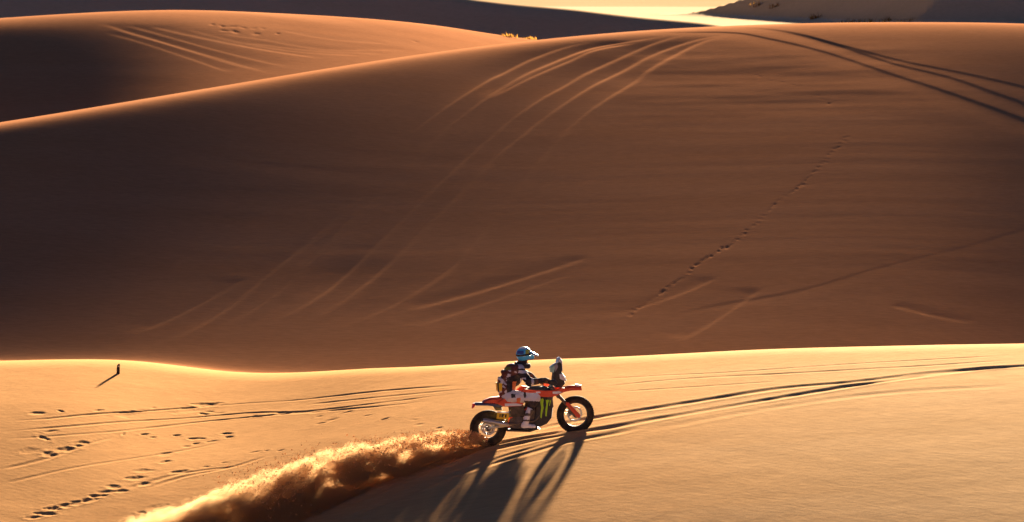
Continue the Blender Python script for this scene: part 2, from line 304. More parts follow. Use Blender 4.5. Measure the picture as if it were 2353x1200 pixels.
def relief(x, y, z):
    """wind streaks, ripples of the surface, tracks and prints; x and y are the fan grid of the terrain sheet"""
    rows = np.hypot(x[:, 0], y[:, 0]); cols = np.arctan2(x[0], y[0])
    out = np.zeros_like(x)
    i0, i1 = np.searchsorted(rows, [44, 260])
    xs, ys = x[i0:i1], y[i0:i1]
    w = 0.0009 * perlin(xs * 0.10 + 0.02 * ys, ys * 0.62, 1) + 0.0004 * perlin(xs * 0.3, ys * 1.9, 2) \
        + 0.003 * perlin(xs * 0.12, ys * 0.2, 3)
    nearw = sstep(78, 72, ys)
    w = w * (1 + 1.2 * nearw) + nearw * (0.005 * perlin(xs * 0.55, ys * 0.5, 4) + 0.0020 * perlin(xs * 1.7, ys * 1.3, 5)
                                       + 0.0012 * perlin(xs * 4.5, ys * 3.6, 6))
    # bands of drift low on the tall dune
    face = sstep(80, 83, ys) * sstep(116, 92, ys)
    w = w + face * (0.0018 * perlin(xs * 0.06 + 3, ys * 0.55 + 0.03 * xs, 7) + 0.0010 * perlin(xs * 0.09 + 8, ys * 1.3 - 0.05 * xs, 9)) \
        * (0.6 + 1.2 * perlin(xs * 0.15, ys * 0.15, 10))
    wisp = sstep(104, 110, ys) * sstep(124, 119, ys) * sstep(1, 5, xs) * sstep(17, 11, xs)      # drifted patches under the right crest
    w = w + wisp * (0.016 * perlin(xs * 0.15 + 5, ys * 0.24, 21) + 0.004 * perlin(xs * 0.4, ys * 0.9, 22))
    back = sstep(128, 134, ys)
    w = w + back * (0.012 * perlin(xs * 0.25, ys * 0.4, 8))
    out[i0:i1] += w
    def window(px, py, m):
        r = np.hypot(px, py); a = np.arctan2(px, py)
        j0, j1 = np.searchsorted(rows, [r.min() - m, r.max() + m])
        k0, k1 = np.searchsorted(cols, [a.min() - m / r.min(), a.max() + m / r.min()])
        return slice(j0, j1), slice(k0, k1)
    for n, (kind, hw, dep, pts) in enumerate(TRACKS):
        path = smooth_path(pts, 0.35)
        seg = np.hypot(*np.diff(path, axis=0).T); cum = np.concatenate([[0], np.cumsum(seg)]); tot = cum[-1]
        m = hw * (3.2 if kind == 'groove' else 30.0) + 0.1
        tx, ty = path[-1] - path[0]
        up = 1.0 if (-ty * 0.21 + tx * 0.98) > 0 else -1.0             # which side lies towards the sun
        big = window(path[:, 0], path[:, 1], m)
        X, Y = x[big], y[big]
        D = np.full(X.shape, 9.0); S = np.zeros(X.shape); E = np.zeros(X.shape)
        rw = rows[big[0]]; cw = cols[big[1]]
        for a, b, s0 in zip(path[:-1], path[1:], cum):
            r = np.hypot(*np.array([a, b]).T); an = np.arctan2([a[0], b[0]], [a[1], b[1]])
            j0, j1 = np.searchsorted(rw, [r.min() - m, r.max() + m])
            k0, k1 = np.searchsorted(cw, [an.min() - m / r.min(), an.max() + m / r.min()])
            sl = (slice(j0, j1), slice(k0, k1))
            dx, dy = b - a; l2 = dx * dx + dy * dy + 1e-9
            t = np.clip(((X[sl] - a[0]) * dx + (Y[sl] - a[1]) * dy) / l2, 0, 1)
            d = np.hypot(X[sl] - a[0] - t * dx, Y[sl] - a[1] - t * dy)
            near = d < D[sl]
            D[sl] = np.where(near, d, D[sl]); S[sl] = np.where(near, s0 + t * math.sqrt(l2), S[sl])
            E[sl] = np.where(near, up * (dx * (Y[sl] - a[1]) - dy * (X[sl] - a[0])), E[sl])
        hit = D < m
        if not hit.any(): continue
        d = D[hit]; s = S[hit]
        hwv = hw * (1 + 0.25 * perlin(s * 0.7, np.full(s.shape, n * 7.3), 11))
        if kind != 'groove': hwv = hw * (1 + 0.15 * perlin(s * 0.05, np.full(s.shape, n * 7.3), 11))
        amp = dep * (0.8 + 0.75 * perlin(s * 0.35, np.full(s.shape, n * 3.1), 12) + 0.5 * perlin(s * 1.9, d * 0 + n, 13))
        if kind != 'groove':
            amp = dep * (0.85 + 0.6 * perlin(s * 0.09, np.full(s.shape, n * 3.1), 12))
            if kind == 'bright':      # deep where the riders dropped over the crest, blown over half way down, fresh at the foot
                yy = Y[hit]
                hwv = hwv * (1 + 0.7 * sstep(108, 119, yy))
                amp = amp * (0.45 + 2.4 * sstep(107, 119, yy) + 0.8 * sstep(92, 86, yy) * np.clip(0.5 + 1.6 * perlin(s * 0.16, np.full(s.shape, n * 1.7), 16), 0.1, 1.4))
        amp = np.clip(amp, 0.12 * dep, None) * sstep(0, 0.12 * tot, s) * sstep(tot, 0.85 * tot, s)
        if kind == 'groove':
            h = -np.exp(-(d / hwv)**2) + 0.3 * np.exp(-((d - 1.75 * hwv) / (0.7 * hwv))**2)
        else:      # one steep wall, one long shallow one
            steep = (E[hit] < 0) == (kind != 'dark')
            h = -np.exp(-(d / np.where(steep, hwv, 7.0 * hwv))**2)
        o = out[big]; o[hit] += amp * h
        out[big] = o
    rng = random.Random(5)
    for (px, py, a, b, dep) in PRINTS:
        big = window(np.array([px]), np.array([py]), 3 * max(a, b) + 0.1)
        an = rng.uniform(-0.9, 0.9); k = rng.uniform(0.45, 1.25); a *= rng.uniform(0.7, 1.35); b *= rng.uniform(0.6, 1.4)
        X = x[big] - px; Y = y[big] - py
        u = (X * math.cos(an) + Y * math.sin(an)) / a; v = (-X * math.sin(an) + Y * math.cos(an)) / b
        q = np.sqrt(u * u + v * v) + 0.8 * perlin(X * 5 + px, Y * 4 + py, 14) + 0.5 * perlin(X * 13 + px, Y * 13 + py, 15)
        out[big] += k * dep * (-np.exp(-np.clip(q, 0, None)**2.4) + (0.3 if py < 76 else 0.0) * np.exp(-((q - 1.45) / 0.4)**2))
    return out

# ------------------------------------------------------------------ material helpers
def new_mat(name):
    m = bpy.data.materials.new(name); m.use_nodes = True
    nt = m.node_tree
    b = nt.nodes['Principled BSDF']
    return m, nt, b

def nd(nt, kind, **kw):
    n = nt.nodes.new(kind)
    for k, v in kw.items():
        if k in n.inputs: n.inputs[k].default_value = v
        else: setattr(n, k, v)
    return n

def sand_material(name, tone_a, tone_b, tone_c=None, x0=-4.0, x1=9.0, bump=0.13, ripple=0.0004):
    """tone_a / tone_b: two mixed sands; tone_c: a redder sand that lies towards x0"""
    m, nt, b = new_mat(name)
    nt.nodes.remove(b)
    L = nt.links.new
    pos = nd(nt, 'ShaderNodeNewGeometry')
    st = nd(nt, 'ShaderNodeMapping'); st.inputs['Scale'].default_value = (0.5, 1.6, 1.0)
    L(pos.outputs['Position'], st.inputs['Vector'])
    n1 = nd(nt, 'ShaderNodeTexNoise', Scale=0.22, Detail=4.0, Roughness=0.6)
    n2 = nd(nt, 'ShaderNodeTexNoise', Scale=6.0, Detail=5.0, Roughness=0.7)
    L(st.outputs[0], n1.inputs['Vector']); L(st.outputs[0], n2.inputs['Vector'])
    r1 = nd(nt, 'ShaderNodeValToRGB')
    r1.color_ramp.elements[0].position = 0.3; r1.color_ramp.elements[0].color = (*tone_a, 1)
    r1.color_ramp.elements[1].position = 0.7; r1.color_ramp.elements[1].color = (*tone_b, 1)
    L(n1.outputs['Fac'], r1.inputs['Fac'])
    col = r1.outputs['Color']
    if tone_c:
        sx = nd(nt, 'ShaderNodeSeparateXYZ'); L(pos.outputs['Position'], sx.inputs[0])
        ad = nd(nt, 'ShaderNodeMath', operation='MULTIPLY_ADD'); L(n1.outputs['Fac'], ad.inputs[0])
        ad.inputs[1].default_value = 5.0; L(sx.outputs['X'], ad.inputs[2])
        mr = nd(nt, 'ShaderNodeMapRange', interpolation_type='SMOOTHSTEP')
        mr.inputs['From Min'].default_value = x0 + 2.5; mr.inputs['From Max'].default_value = x1 + 2.5
        L(ad.outputs[0], mr.inputs['Value'])
        mc = nd(nt, 'ShaderNodeMix', data_type='RGBA')
        L(mr.outputs[0], mc.inputs['Factor']); mc.inputs[6].default_value = (*tone_c, 1); L(col, mc.inputs[7])
        col = mc.outputs[2]
    r2 = nd(nt, 'ShaderNodeMapRange'); r2.inputs['From Min'].default_value = 0.3; r2.inputs['From Max'].default_value = 0.7
    r2.inputs['To Min'].default_value = 0.88; r2.inputs['To Max'].default_value = 1.10
    L(n2.outputs['Fac'], r2.inputs['Value'])
    mx = nd(nt, 'ShaderNodeVectorMath', operation='SCALE')
    L(col, mx.inputs[0]); L(r2.outputs[0], mx.inputs['Scale'])
    d = nd(nt, 'ShaderNodeBsdfDiffuse', Roughness=0.0)      # dry loose sand has no sheen
    L(d.outputs[0], nt.nodes['Material Output'].inputs['Surface'])
    L(mx.outputs[0], d.inputs['Color'])
    g1 = nd(nt, 'ShaderNodeTexNoise', Scale=13.0, Detail=5.0, Roughness=0.75)
    L(pos.outputs['Position'], g1.inputs['Vector'])
    bp = nd(nt, 'ShaderNodeBump', Strength=bump, Distance=0.012)
    L(g1.outputs['Fac'], bp.inputs['Height'])
    wv = nd(nt, 'ShaderNodeTexWave', Scale=2.3, Distortion=9.0, Detail=3.0)
    wv.bands_direction = 'DIAGONAL'; wv.inputs['Detail Scale'].default_value = 0.6
    L(pos.outputs['Position'], wv.inputs['Vector'])
    b2 = nd(nt, 'ShaderNodeBump', Strength=1.0, Distance=ripple)
    L(wv.outputs['Fac'], b2.inputs['Height']); L(bp.outputs[0], b2.inputs['Normal'])
    L(b2.outputs[0], d.inputs['Normal'])
    return m

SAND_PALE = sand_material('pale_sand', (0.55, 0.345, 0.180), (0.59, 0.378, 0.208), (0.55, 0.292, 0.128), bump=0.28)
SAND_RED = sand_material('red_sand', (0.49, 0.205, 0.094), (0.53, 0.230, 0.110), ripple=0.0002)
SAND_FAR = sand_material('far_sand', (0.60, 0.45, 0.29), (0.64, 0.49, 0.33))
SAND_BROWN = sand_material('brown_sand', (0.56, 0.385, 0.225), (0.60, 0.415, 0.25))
# ------------------------------------------------------------------ terrain mesh: one sheet, fine where the lens looks, out to the horizon
def axis(segs):
    out = [segs[0][0]]
    for a, b, step in segs:
        n = max(1, int(round((b - a) / step)))
        out += list(np.linspace(a, b, n + 1)[1:])
    return np.array(out)

def geo(a, b, n):
    return list(np.geomspace(a, b, n + 1))

def build_terrain():
    half = axis([(0, 9.6, 0.0205)])
    tail = 9.6 + (np.geomspace(1, 171.4, 34) - 1)
    ph = np.concatenate([-tail[::-1][:-1], -half[::-1][:-1], half, tail[1:]])
    ph = np.unique(np.round(ph, 6))
    rr = np.concatenate([np.linspace(0.4, 44, 40)[:-1], np.arange(44, 50, 0.3), np.arange(50, 74, 0.052), np.arange(74, 82, 0.14),
                         np.arange(82, 128, 0.14), np.arange(128, 150, 0.2), np.arange(150, 250, 0.7),
                         np.geomspace(250, 9000, 90)])
    PH, RR = np.meshgrid(np.radians(ph), rr)
    X = RR * np.sin(PH); Y = RR * np.cos(PH)
    z = ground(X, Y)
    z = z + relief(X, Y, z)
    nr, nc = X.shape
    co = np.stack([X, Y, z], -1).reshape(-1, 3).astype(np.float32)
    i = np.arange(nr - 1)[:, None] * nc + np.arange(nc - 1)[None, :]
    quads = np.stack([i, i + 1, i + nc + 1, i + nc], -1).reshape(-1, 4)
    # which dune a quad belongs to
    xc = 0.25 * (X[:-1, :-1] + X[1:, :-1] + X[:-1, 1:] + X[1:, 1:]).ravel()
    yc = 0.25 * (Y[:-1, :-1] + Y[1:, :-1] + Y[:-1, 1:] + Y[1:, 1:]).ravel()
    lay = np.stack([z_front(xc, yc), z_main(xc, yc), z_second(xc, yc), z_third(xc, yc), z_right(xc, yc),
                    z_plain(xc, yc), z_stand(xc, yc)])
    who = np.argmax(lay, 0)
    who[(who == 1) & (yc < 70)] = 0
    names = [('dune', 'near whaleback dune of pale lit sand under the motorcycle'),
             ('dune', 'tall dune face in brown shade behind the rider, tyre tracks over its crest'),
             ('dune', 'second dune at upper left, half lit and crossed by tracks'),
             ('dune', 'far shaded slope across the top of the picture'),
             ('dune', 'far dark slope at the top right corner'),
             ('ground', 'bright sunlit sand flat between the far dunes'),
             ('dune', 'dune the photographer stands on')]
    for k, (nm, lab) in enumerate(names):
        q = quads[who == k]
        if not len(q): continue
        used, inv = np.unique(q.ravel(), return_inverse=True)
        me = bpy.data.meshes.new(nm)
        me.vertices.add(len(used)); me.vertices.foreach_set('co', co[used].ravel())
        me.loops.add(len(q) * 4); me.loops.foreach_set('vertex_index', inv.astype(np.int32))
        me.polygons.add(len(q))
        me.polygons.foreach_set('loop_start', np.arange(len(q), dtype=np.int32) * 4)
        me.polygons.foreach_set('loop_total', np.full(len(q), 4, np.int32))
        me.polygons.foreach_set('use_smooth', np.ones(len(q), bool))
        me.update(calc_edges=True)
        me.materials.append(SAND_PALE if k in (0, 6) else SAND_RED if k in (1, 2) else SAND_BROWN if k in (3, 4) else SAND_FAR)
        o = bpy.data.objects.new(nm, me); COL.objects.link(o)
        o['kind'] = 'structure'; o['label'] = lab

build_terrain()
# ------------------------------------------------------------------ object helpers
def link_mesh(name, me, mats, parent=None):
    o = bpy.data.objects.new(name, me); COL.objects.link(o)
    for m in (mats if isinstance(mats, (list, tuple)) else [mats]):
        me.materials.append(m)
    if parent: o.parent = parent
    return o

def from_bm(name, bm, mat, parent=None, smooth=False, flat_angle=None):
    me = bpy.data.meshes.new(name)
    bmesh.ops.recalc_face_normals(bm, faces=bm.faces)
    for f in bm.faces: f.smooth = smooth
    if flat_angle:
        for e in bm.edges:
            e.smooth = not (len(e.link_faces) == 2 and e.calc_face_angle(0) > R(flat_angle))
        for f in bm.faces: f.smooth = True
    bm.to_mesh(me); bm.free()
    return link_mesh(name, me, mat, parent)

def add_tube(bm, pts, rad, sides=10, cap=True):
    pts = [Vector(p) for p in pts]
    if not isinstance(rad, (list, tuple)): rad = [rad] * len(pts)
    rings = []
    up = Vector((0, 1, 0))
    for i, p in enumerate(pts):
        a = pts[max(i - 1, 0)]; b = pts[min(i + 1, len(pts) - 1)]
        t = (b - a).normalized()
        n = t.cross(up)
        if n.length < 0.1: n = t.cross(Vector((0, 0, 1)))
        n.normalize(); m = t.cross(n)
        rings.append([bm.verts.new(p + (n * math.cos(k * 2 * math.pi / sides) + m * math.sin(k * 2 * math.pi / sides)) * rad[i])
                      for k in range(sides)])
    for r0, r1 in zip(rings, rings[1:]):
        for k in range(sides):
            bm.faces.new((r0[k], r0[(k + 1) % sides], r1[(k + 1) % sides], r1[k]))
    if cap:
        bm.faces.new(rings[0]); bm.faces.new(rings[-1])

def add_lathe(bm, prof, axis_pt, segs=48, closed=True):
    """revolve (radius, lateral) pairs about the Y axis through axis_pt"""
    c = Vector(axis_pt); rings = []
    for s in range(segs):
        a = 2 * math.pi * s / segs
        rings.append([bm.verts.new(c + Vector((r * math.cos(a), y, r * math.sin(a)))) for r, y in prof])
    n = len(prof)
    for s in range(segs):
        r0, r1 = rings[s], rings[(s + 1) % segs]
        for k in range(n if closed else n - 1):
            bm.faces.new((r0[k], r0[(k + 1) % n], r1[(k + 1) % n], r1[k]))

def add_slab(bm, outline, y0, y1, inset=0.012, soft=0.35):
    """an outline in the bike's side view (x, z) given thickness from y0 to y1, with rounded flanks"""
    pts = [Vector((p[0], 0, p[1])) for p in outline]
    n = len(pts); c = sum(pts, Vector()) / n
    def ring(y, ins):
        out = []
        for i in range(n):
            e0 = (pts[i] - pts[i - 1]).normalized(); e1 = (pts[(i + 1) % n] - pts[i]).normalized()
            nn = Vector((-(e0.z + e1.z), 0, (e0.x + e1.x)))
            if nn.length < 1e-6: nn = c - pts[i]
            nn.normalize()
            if area < 0: nn = -nn
            q = pts[i] + nn * ins
            out.append(bm.verts.new((q.x, y, q.z)))
        return out
    area = sum(pts[i].x * pts[(i + 1) % n].z - pts[(i + 1) % n].x * pts[i].z for i in range(n))
    t = y1 - y0
    rs = [ring(y0, inset), ring(y0 + t * soft * 0.5, 0), ring(y1 - t * soft * 0.5, 0), ring(y1, inset)]
    for a, b in zip(rs, rs[1:]):
        for k in range(n):
            bm.faces.new((a[k], a[(k + 1) % n], b[(k + 1) % n], b[k]))
    bm.faces.new(rs[0]); bm.faces.new(rs[-1])

def add_box(bm, c, s, rot=None):
    m = Matrix.Translation(c) @ (rot.to_matrix().to_4x4() if rot else Matrix()) @ Matrix.Diagonal((*s, 1))
    bmesh.ops.create_cube(bm, size=1.0, matrix=m)

# signed distance shapes (numpy) and a surface-net mesher, for bodies, clothes and helmet
def d_cone(p, a, b, ra, rb):
    a = np.array(a, float); b = np.array(b, float)
    pa = p - a; ba = b - a
    h = np.clip((pa @ ba) / (ba @ ba), 0, 1)
    return np.linalg.norm(pa - h[..., None] * ba, axis=-1) - (ra + (rb - ra) * h)

def d_ell(p, c, r, rot=0.0):
    q = p - np.array(c, float)
    if rot:
        cs, sn = math.cos(rot), math.sin(rot)
        q = np.stack([q[..., 0] * cs + q[..., 2] * sn, q[..., 1], -q[..., 0] * sn + q[..., 2] * cs], -1)
    r = np.array(r, float)
    k0 = np.linalg.norm(q / r, axis=-1); k1 = np.linalg.norm(q / (r * r), axis=-1)
    return k0 * (k0 - 1.0) / np.maximum(k1, 1e-6)

def d_box(p, c, s, rad=0.01, rot=0.0):
    q = p - np.array(c, float)
    if rot:
        cs, sn = math.cos(rot), math.sin(rot)
        q = np.stack([q[..., 0] * cs + q[..., 2] * sn, q[..., 1], -q[..., 0] * sn + q[..., 2] * cs], -1)
    d = np.abs(q) - (np.array(s, float) / 2 - rad)
    return np.linalg.norm(np.maximum(d, 0), axis=-1) + np.minimum(d.max(-1), 0) - rad

def su(a, b, k=0.03):
    h = np.clip(0.5 + 0.5 * (b - a) / k, 0, 1)
    return b * (1 - h) + a * h - k * h * (1 - h)

def sdf_mesh(name, fn, lo, hi, res, mats, parent=None, pick=None):
    lo = np.array(lo, float); hi = np.array(hi, float)
    n = np.ceil((hi - lo) / res).astype(int) + 1
    ax = [lo[i] + res * np.arange(n[i]) for i in range(3)]
    G = np.stack(np.meshgrid(*ax, indexing='ij'), -1)
    V = fn(G)
    ins = V < 0
    cnt = sum(ins[i:n[0]-1+i, j:n[1]-1+j, k:n[2]-1+k].astype(np.int8) for i in (0, 1) for j in (0, 1) for k in (0, 1))
    act = (cnt > 0) & (cnt < 8)
    idx = -np.ones(act.shape, int); cells = np.argwhere(act); idx[act] = np.arange(len(cells))
    acc = np.zeros((len(cells), 3)); num = np.zeros(len(cells))
    cor = [(i, j, k) for i in (0, 1) for j in (0, 1) for k in (0, 1)]
    val = {c: V[cells[:, 0] + c[0], cells[:, 1] + c[1], cells[:, 2] + c[2]] for c in cor}
    for c in cor:
        for a in range(3):
            if c[a] == 0:
                e = list(c); e[a] = 1; e = tuple(e)
                v0, v1 = val[c], val[e]
                x = (v0 < 0) != (v1 < 0)
                t = np.where(x, v0 / np.where(np.abs(v0 - v1) < 1e-12, 1, v0 - v1), 0)
                p = np.array(c, float)[None, :] + np.zeros((len(cells), 3)); p[:, a] = t
                acc += p * x[:, None]; num += x
    co = lo + (cells + acc / num[:, None]) * res
    faces = []
    for a in range(3):
        b, c = (a + 1) % 3, (a + 2) % 3
        s0 = [slice(1, -1)] * 3; s0[a] = slice(0, n[a] - 1)
        s1 = list(s0); s1[a] = slice(1, n[a])
        A, B = ins[tuple(s0)], ins[tuple(s1)]
        w = np.argwhere(A != B)
        if not len(w): continue
        fl = A[tuple(w.T)]
        off = np.ones(3, int); off[a] = 0
        w = w + off
        def cell(db, dc):
            q = w.copy(); q[:, b] -= db; q[:, c] -= dc
            return idx[tuple(q.T)]
        quad = np.stack([cell(0, 0), cell(1, 0), cell(1, 1), cell(0, 1)], -1)
        quad[~fl] = quad[~fl][:, ::-1]
        faces.append(quad)
    faces = np.concatenate(faces)
    me = bpy.data.meshes.new(name)
    me.from_pydata(co.tolist(), [], faces[:, ::-1].tolist() if False else faces.tolist())
    me.polygons.foreach_set('use_smooth', np.ones(len(faces), bool))
    o = link_mesh(name, me, mats, parent)
    if pick is not None:
        ctr = co[faces].mean(1)
        me.polygons.foreach_set('material_index', pick(ctr).astype(np.int32))
    me.update()
    return o

def paint(name, col, rough=0.45, dust=0.25, metal=0.0, spec=0.4):
    """coloured surface with a film of sand dust in blotches"""
    m, nt, b = new_mat(name)
    L = nt.links.new
    tc = nd(nt, 'ShaderNodeTexCoord')
    n = nd(nt, 'ShaderNodeTexNoise', Scale=9.0, Detail=5.0, Roughness=0.65)
    L(tc.outputs['Object'], n.inputs['Vector'])
    r = nd(nt, 'ShaderNodeMapRange'); r.inputs['From Min'].default_value = 0.42; r.inputs['From Max'].default_value = 0.75
    r.inputs['To Max'].default_value = dust
    L(n.outputs['Fac'], r.inputs['Value'])
    mx = nd(nt, 'ShaderNodeMix', data_type='RGBA')
    mx.inputs[6].default_value = (*col, 1); mx.inputs[7].default_value = (0.46, 0.30, 0.17, 1)
    L(r.outputs[0], mx.inputs['Factor']); L(mx.outputs[2], b.inputs['Base Color'])
    ro = nd(nt, 'ShaderNodeMapRange'); ro.inputs['To Min'].default_value = rough; ro.inputs['To Max'].default_value = min(1, rough + 0.35)
    L(n.outputs['Fac'], ro.inputs['Value']); L(ro.outputs[0], b.inputs['Roughness'])
    b.inputs['Metallic'].default_value = metal
    b.inputs['Specular IOR Level'].default_value = spec
    return m

ORANGE = paint('orange_plastic', (0.62, 0.058, 0.015), 0.38, 0.2)
WHITE = paint('white_plastic', (0.66, 0.64, 0.64), 0.45, 0.25)
BLACK = paint('black_plastic', (0.018, 0.017, 0.018), 0.45, 0.12)
RUBBER = paint('tyre_rubber', (0.016, 0.014, 0.013), 0.8, 0.12, spec=0.2)
STEEL = paint('grey_metal', (0.42, 0.41, 0.40), 0.35, 0.25, metal=0.9)
DARKMETAL = paint('dark_metal', (0.09, 0.075, 0.065), 0.5, 0.35, metal=0.4)
YELLOW = paint('yellow_plate', (0.80, 0.48, 0.015), 0.5, 0.12)
LIME = paint('lime_print', (0.34, 0.60, 0.015), 0.5, 0.08)
NAVY = paint('navy_plastic', (0.03, 0.045, 0.13), 0.4, 0.1)
REDLENS = paint('red_lens', (0.55, 0.02, 0.02), 0.25, 0.05)
TEAL = paint('green_screen', (0.28, 0.46, 0.36), 0.25, 0.08)
# ------------------------------------------------------------------ motorcycle
# Side-view drawing of the bike: u runs forward, v runs down, 590 units to the metre, rear axle at (290, 965), front axle at (1203, 805).
R_REAR, R_FRONT = 0.325, 0.335
PITCH0 = math.atan2(160.0, 913.0)
def P3(u, v, lat=0.0):
    dx = (u - 290.0) / 590.0; dz = (965.0 - v) / 590.0 - 0.19 * lat
    c, s = math.cos(PITCH0), math.sin(PITCH0)
    return Vector((dx * c + dz * s, lat, -dx * s + dz * c + R_REAR))
def P2(u, v, lat=0.0):
    p = P3(u, v, lat); return (p.x, p.z)
def outline(pts, lat=0.0):
    return [P2(u, v, lat) for u, v in pts]
REAR = P3(290, 965); FRONT = P3(1203, 805)

BIKE_YAW = R(9.0)
BX, BY = -0.38, 59.96
def placed_ground(x, y):
    return float(ground(np.array([x]), np.array([y]))[0])
WB = (FRONT - REAR).length
zr = placed_ground(BX, BY)
fx, fy = BX + WB * math.cos(BIKE_YAW), BY + WB * math.sin(BIKE_YAW)
zf = placed_ground(fx, fy) - (R_FRONT - R_REAR)
BIKE_PITCH = math.asin((zf - zr) / WB)
BIKE_M = Matrix.Translation((BX, BY, zr - 0.035)) @ Matrix.Rotation(BIKE_YAW, 4, 'Z') @ Matrix.Rotation(-BIKE_PITCH, 4, 'Y')

def slab(name, pts, y0, y1, mat, parent, inset=0.010, soft=0.5, lat=None):
    bm = bmesh.new()
    add_slab(bm, outline(pts, (y0 + y1) / 2 if lat is None else lat), y0, y1, inset, soft)
    return from_bm(name, bm, mat, parent, flat_angle=35)

def tube(name, pts, rad, mat, parent, sides=10):
    bm = bmesh.new(); add_tube(bm, [P3(*p) for p in pts], rad, sides)
    return from_bm(name, bm, mat, parent, flat_angle=50)

def wheel(root, c, rad, tw, disc_r, disc_lat, rear):
    bm = bmesh.new()
    add_lathe(bm, [(0.028, -0.07), (0.05, -0.06), (0.034, -0.045), (0.034, 0.045), (0.05, 0.06), (0.028, 0.07), (0.012, 0.08), (0.012, -0.08)], c, 20)
    hub = from_bm('wheel', bm, DARKMETAL, root, flat_angle=40)
    # tyre with knobs
    bm = bmesh.new()
    sec = []
    rc = rad - 0.012 - tw * 0.55
    for k in range(14):
        a = 2 * math.pi * k / 14
        sec.append((rc + math.cos(a) * tw * 0.62, math.sin(a) * tw * 0.5))
    add_lathe(bm, sec, c, 64)
    nk = 54
    for k in range(nk):
        a = 2 * math.pi * k / nk
        for lat, tilt in ((-0.36, 0.5), (0.0, 0.0), (0.36, -0.5)):
            aa = a + (0.06 if lat == 0 else 0)
            rr = rad - 0.014 - (0.012 if lat else 0.0)
            rot = Euler((0, -aa, 0)).to_quaternion() @ Euler((0, 0, tilt * 0.8)).to_quaternion()
            add_box(bm, Vector(c) + Vector((math.cos(aa) * rr, lat * tw, math.sin(aa) * rr)), (0.03, tw * 0.24, 0.024), rot)
    from_bm('tyre', bm, RUBBER, hub, flat_angle=40)
    bm = bmesh.new()
    ri = rc - tw * 0.62
    add_lathe(bm, [(ri + 0.018, -0.030), (ri + 0.004, -0.028), (ri - 0.006, -0.012), (ri - 0.006, 0.012), (ri + 0.004, 0.028), (ri + 0.018, 0.030)], c, 64)
    from_bm('rim', bm, BLACK, hub, flat_angle=40)
    bm = bmesh.new()
    for k in range(32):
        a = 2 * math.pi * k / 32; s = 1 if k % 2 else -1
        b = a + 0.55 * (1 if (k // 2) % 2 else -1)
        add_tube(bm, [Vector(c) + Vector((0.045 * math.cos(b), 0.05 * s, 0.045 * math.sin(b))),
                      Vector(c) + Vector((ri * math.cos(a), 0.008 * s, ri * math.sin(a)))], 0.0022, 5, False)
    from_bm('spokes', bm, STEEL, hub)
    bm = bmesh.new()
    y = disc_lat
    add_lathe(bm, [(disc_r, y - 0.002), (disc_r, y + 0.002), (disc_r - 0.03, y + 0.002), (disc_r - 0.03, y - 0.002)], c, 40)
    for k in range(6):
        a = k * math.pi / 3
        add_tube(bm, [Vector(c) + Vector((0.03 * math.cos(a), y, 0.03 * math.sin(a))),
                      Vector(c) + Vector(((disc_r - 0.015) * math.cos(a + 0.3), y, (disc_r - 0.015) * math.sin(a + 0.3)))], 0.006, 6)
    from_bm('brake_disc', bm, STEEL, hub)
    if rear:
        bm = bmesh.new()
        add_lathe(bm, [(0.115, 0.062), (0.115, 0.067), (0.085, 0.067), (0.085, 0.062)], c, 40)
        for k in range(40):
            a = 2 * math.pi * k / 40
            add_box(bm, Vector(c) + Vector((0.118 * math.cos(a), 0.0645, 0.118 * math.sin(a))), (0.012, 0.004, 0.009), Euler((0, -a, 0)).to_quaternion())
        from_bm('sprocket', bm, DARKMETAL, hub)
    return hub

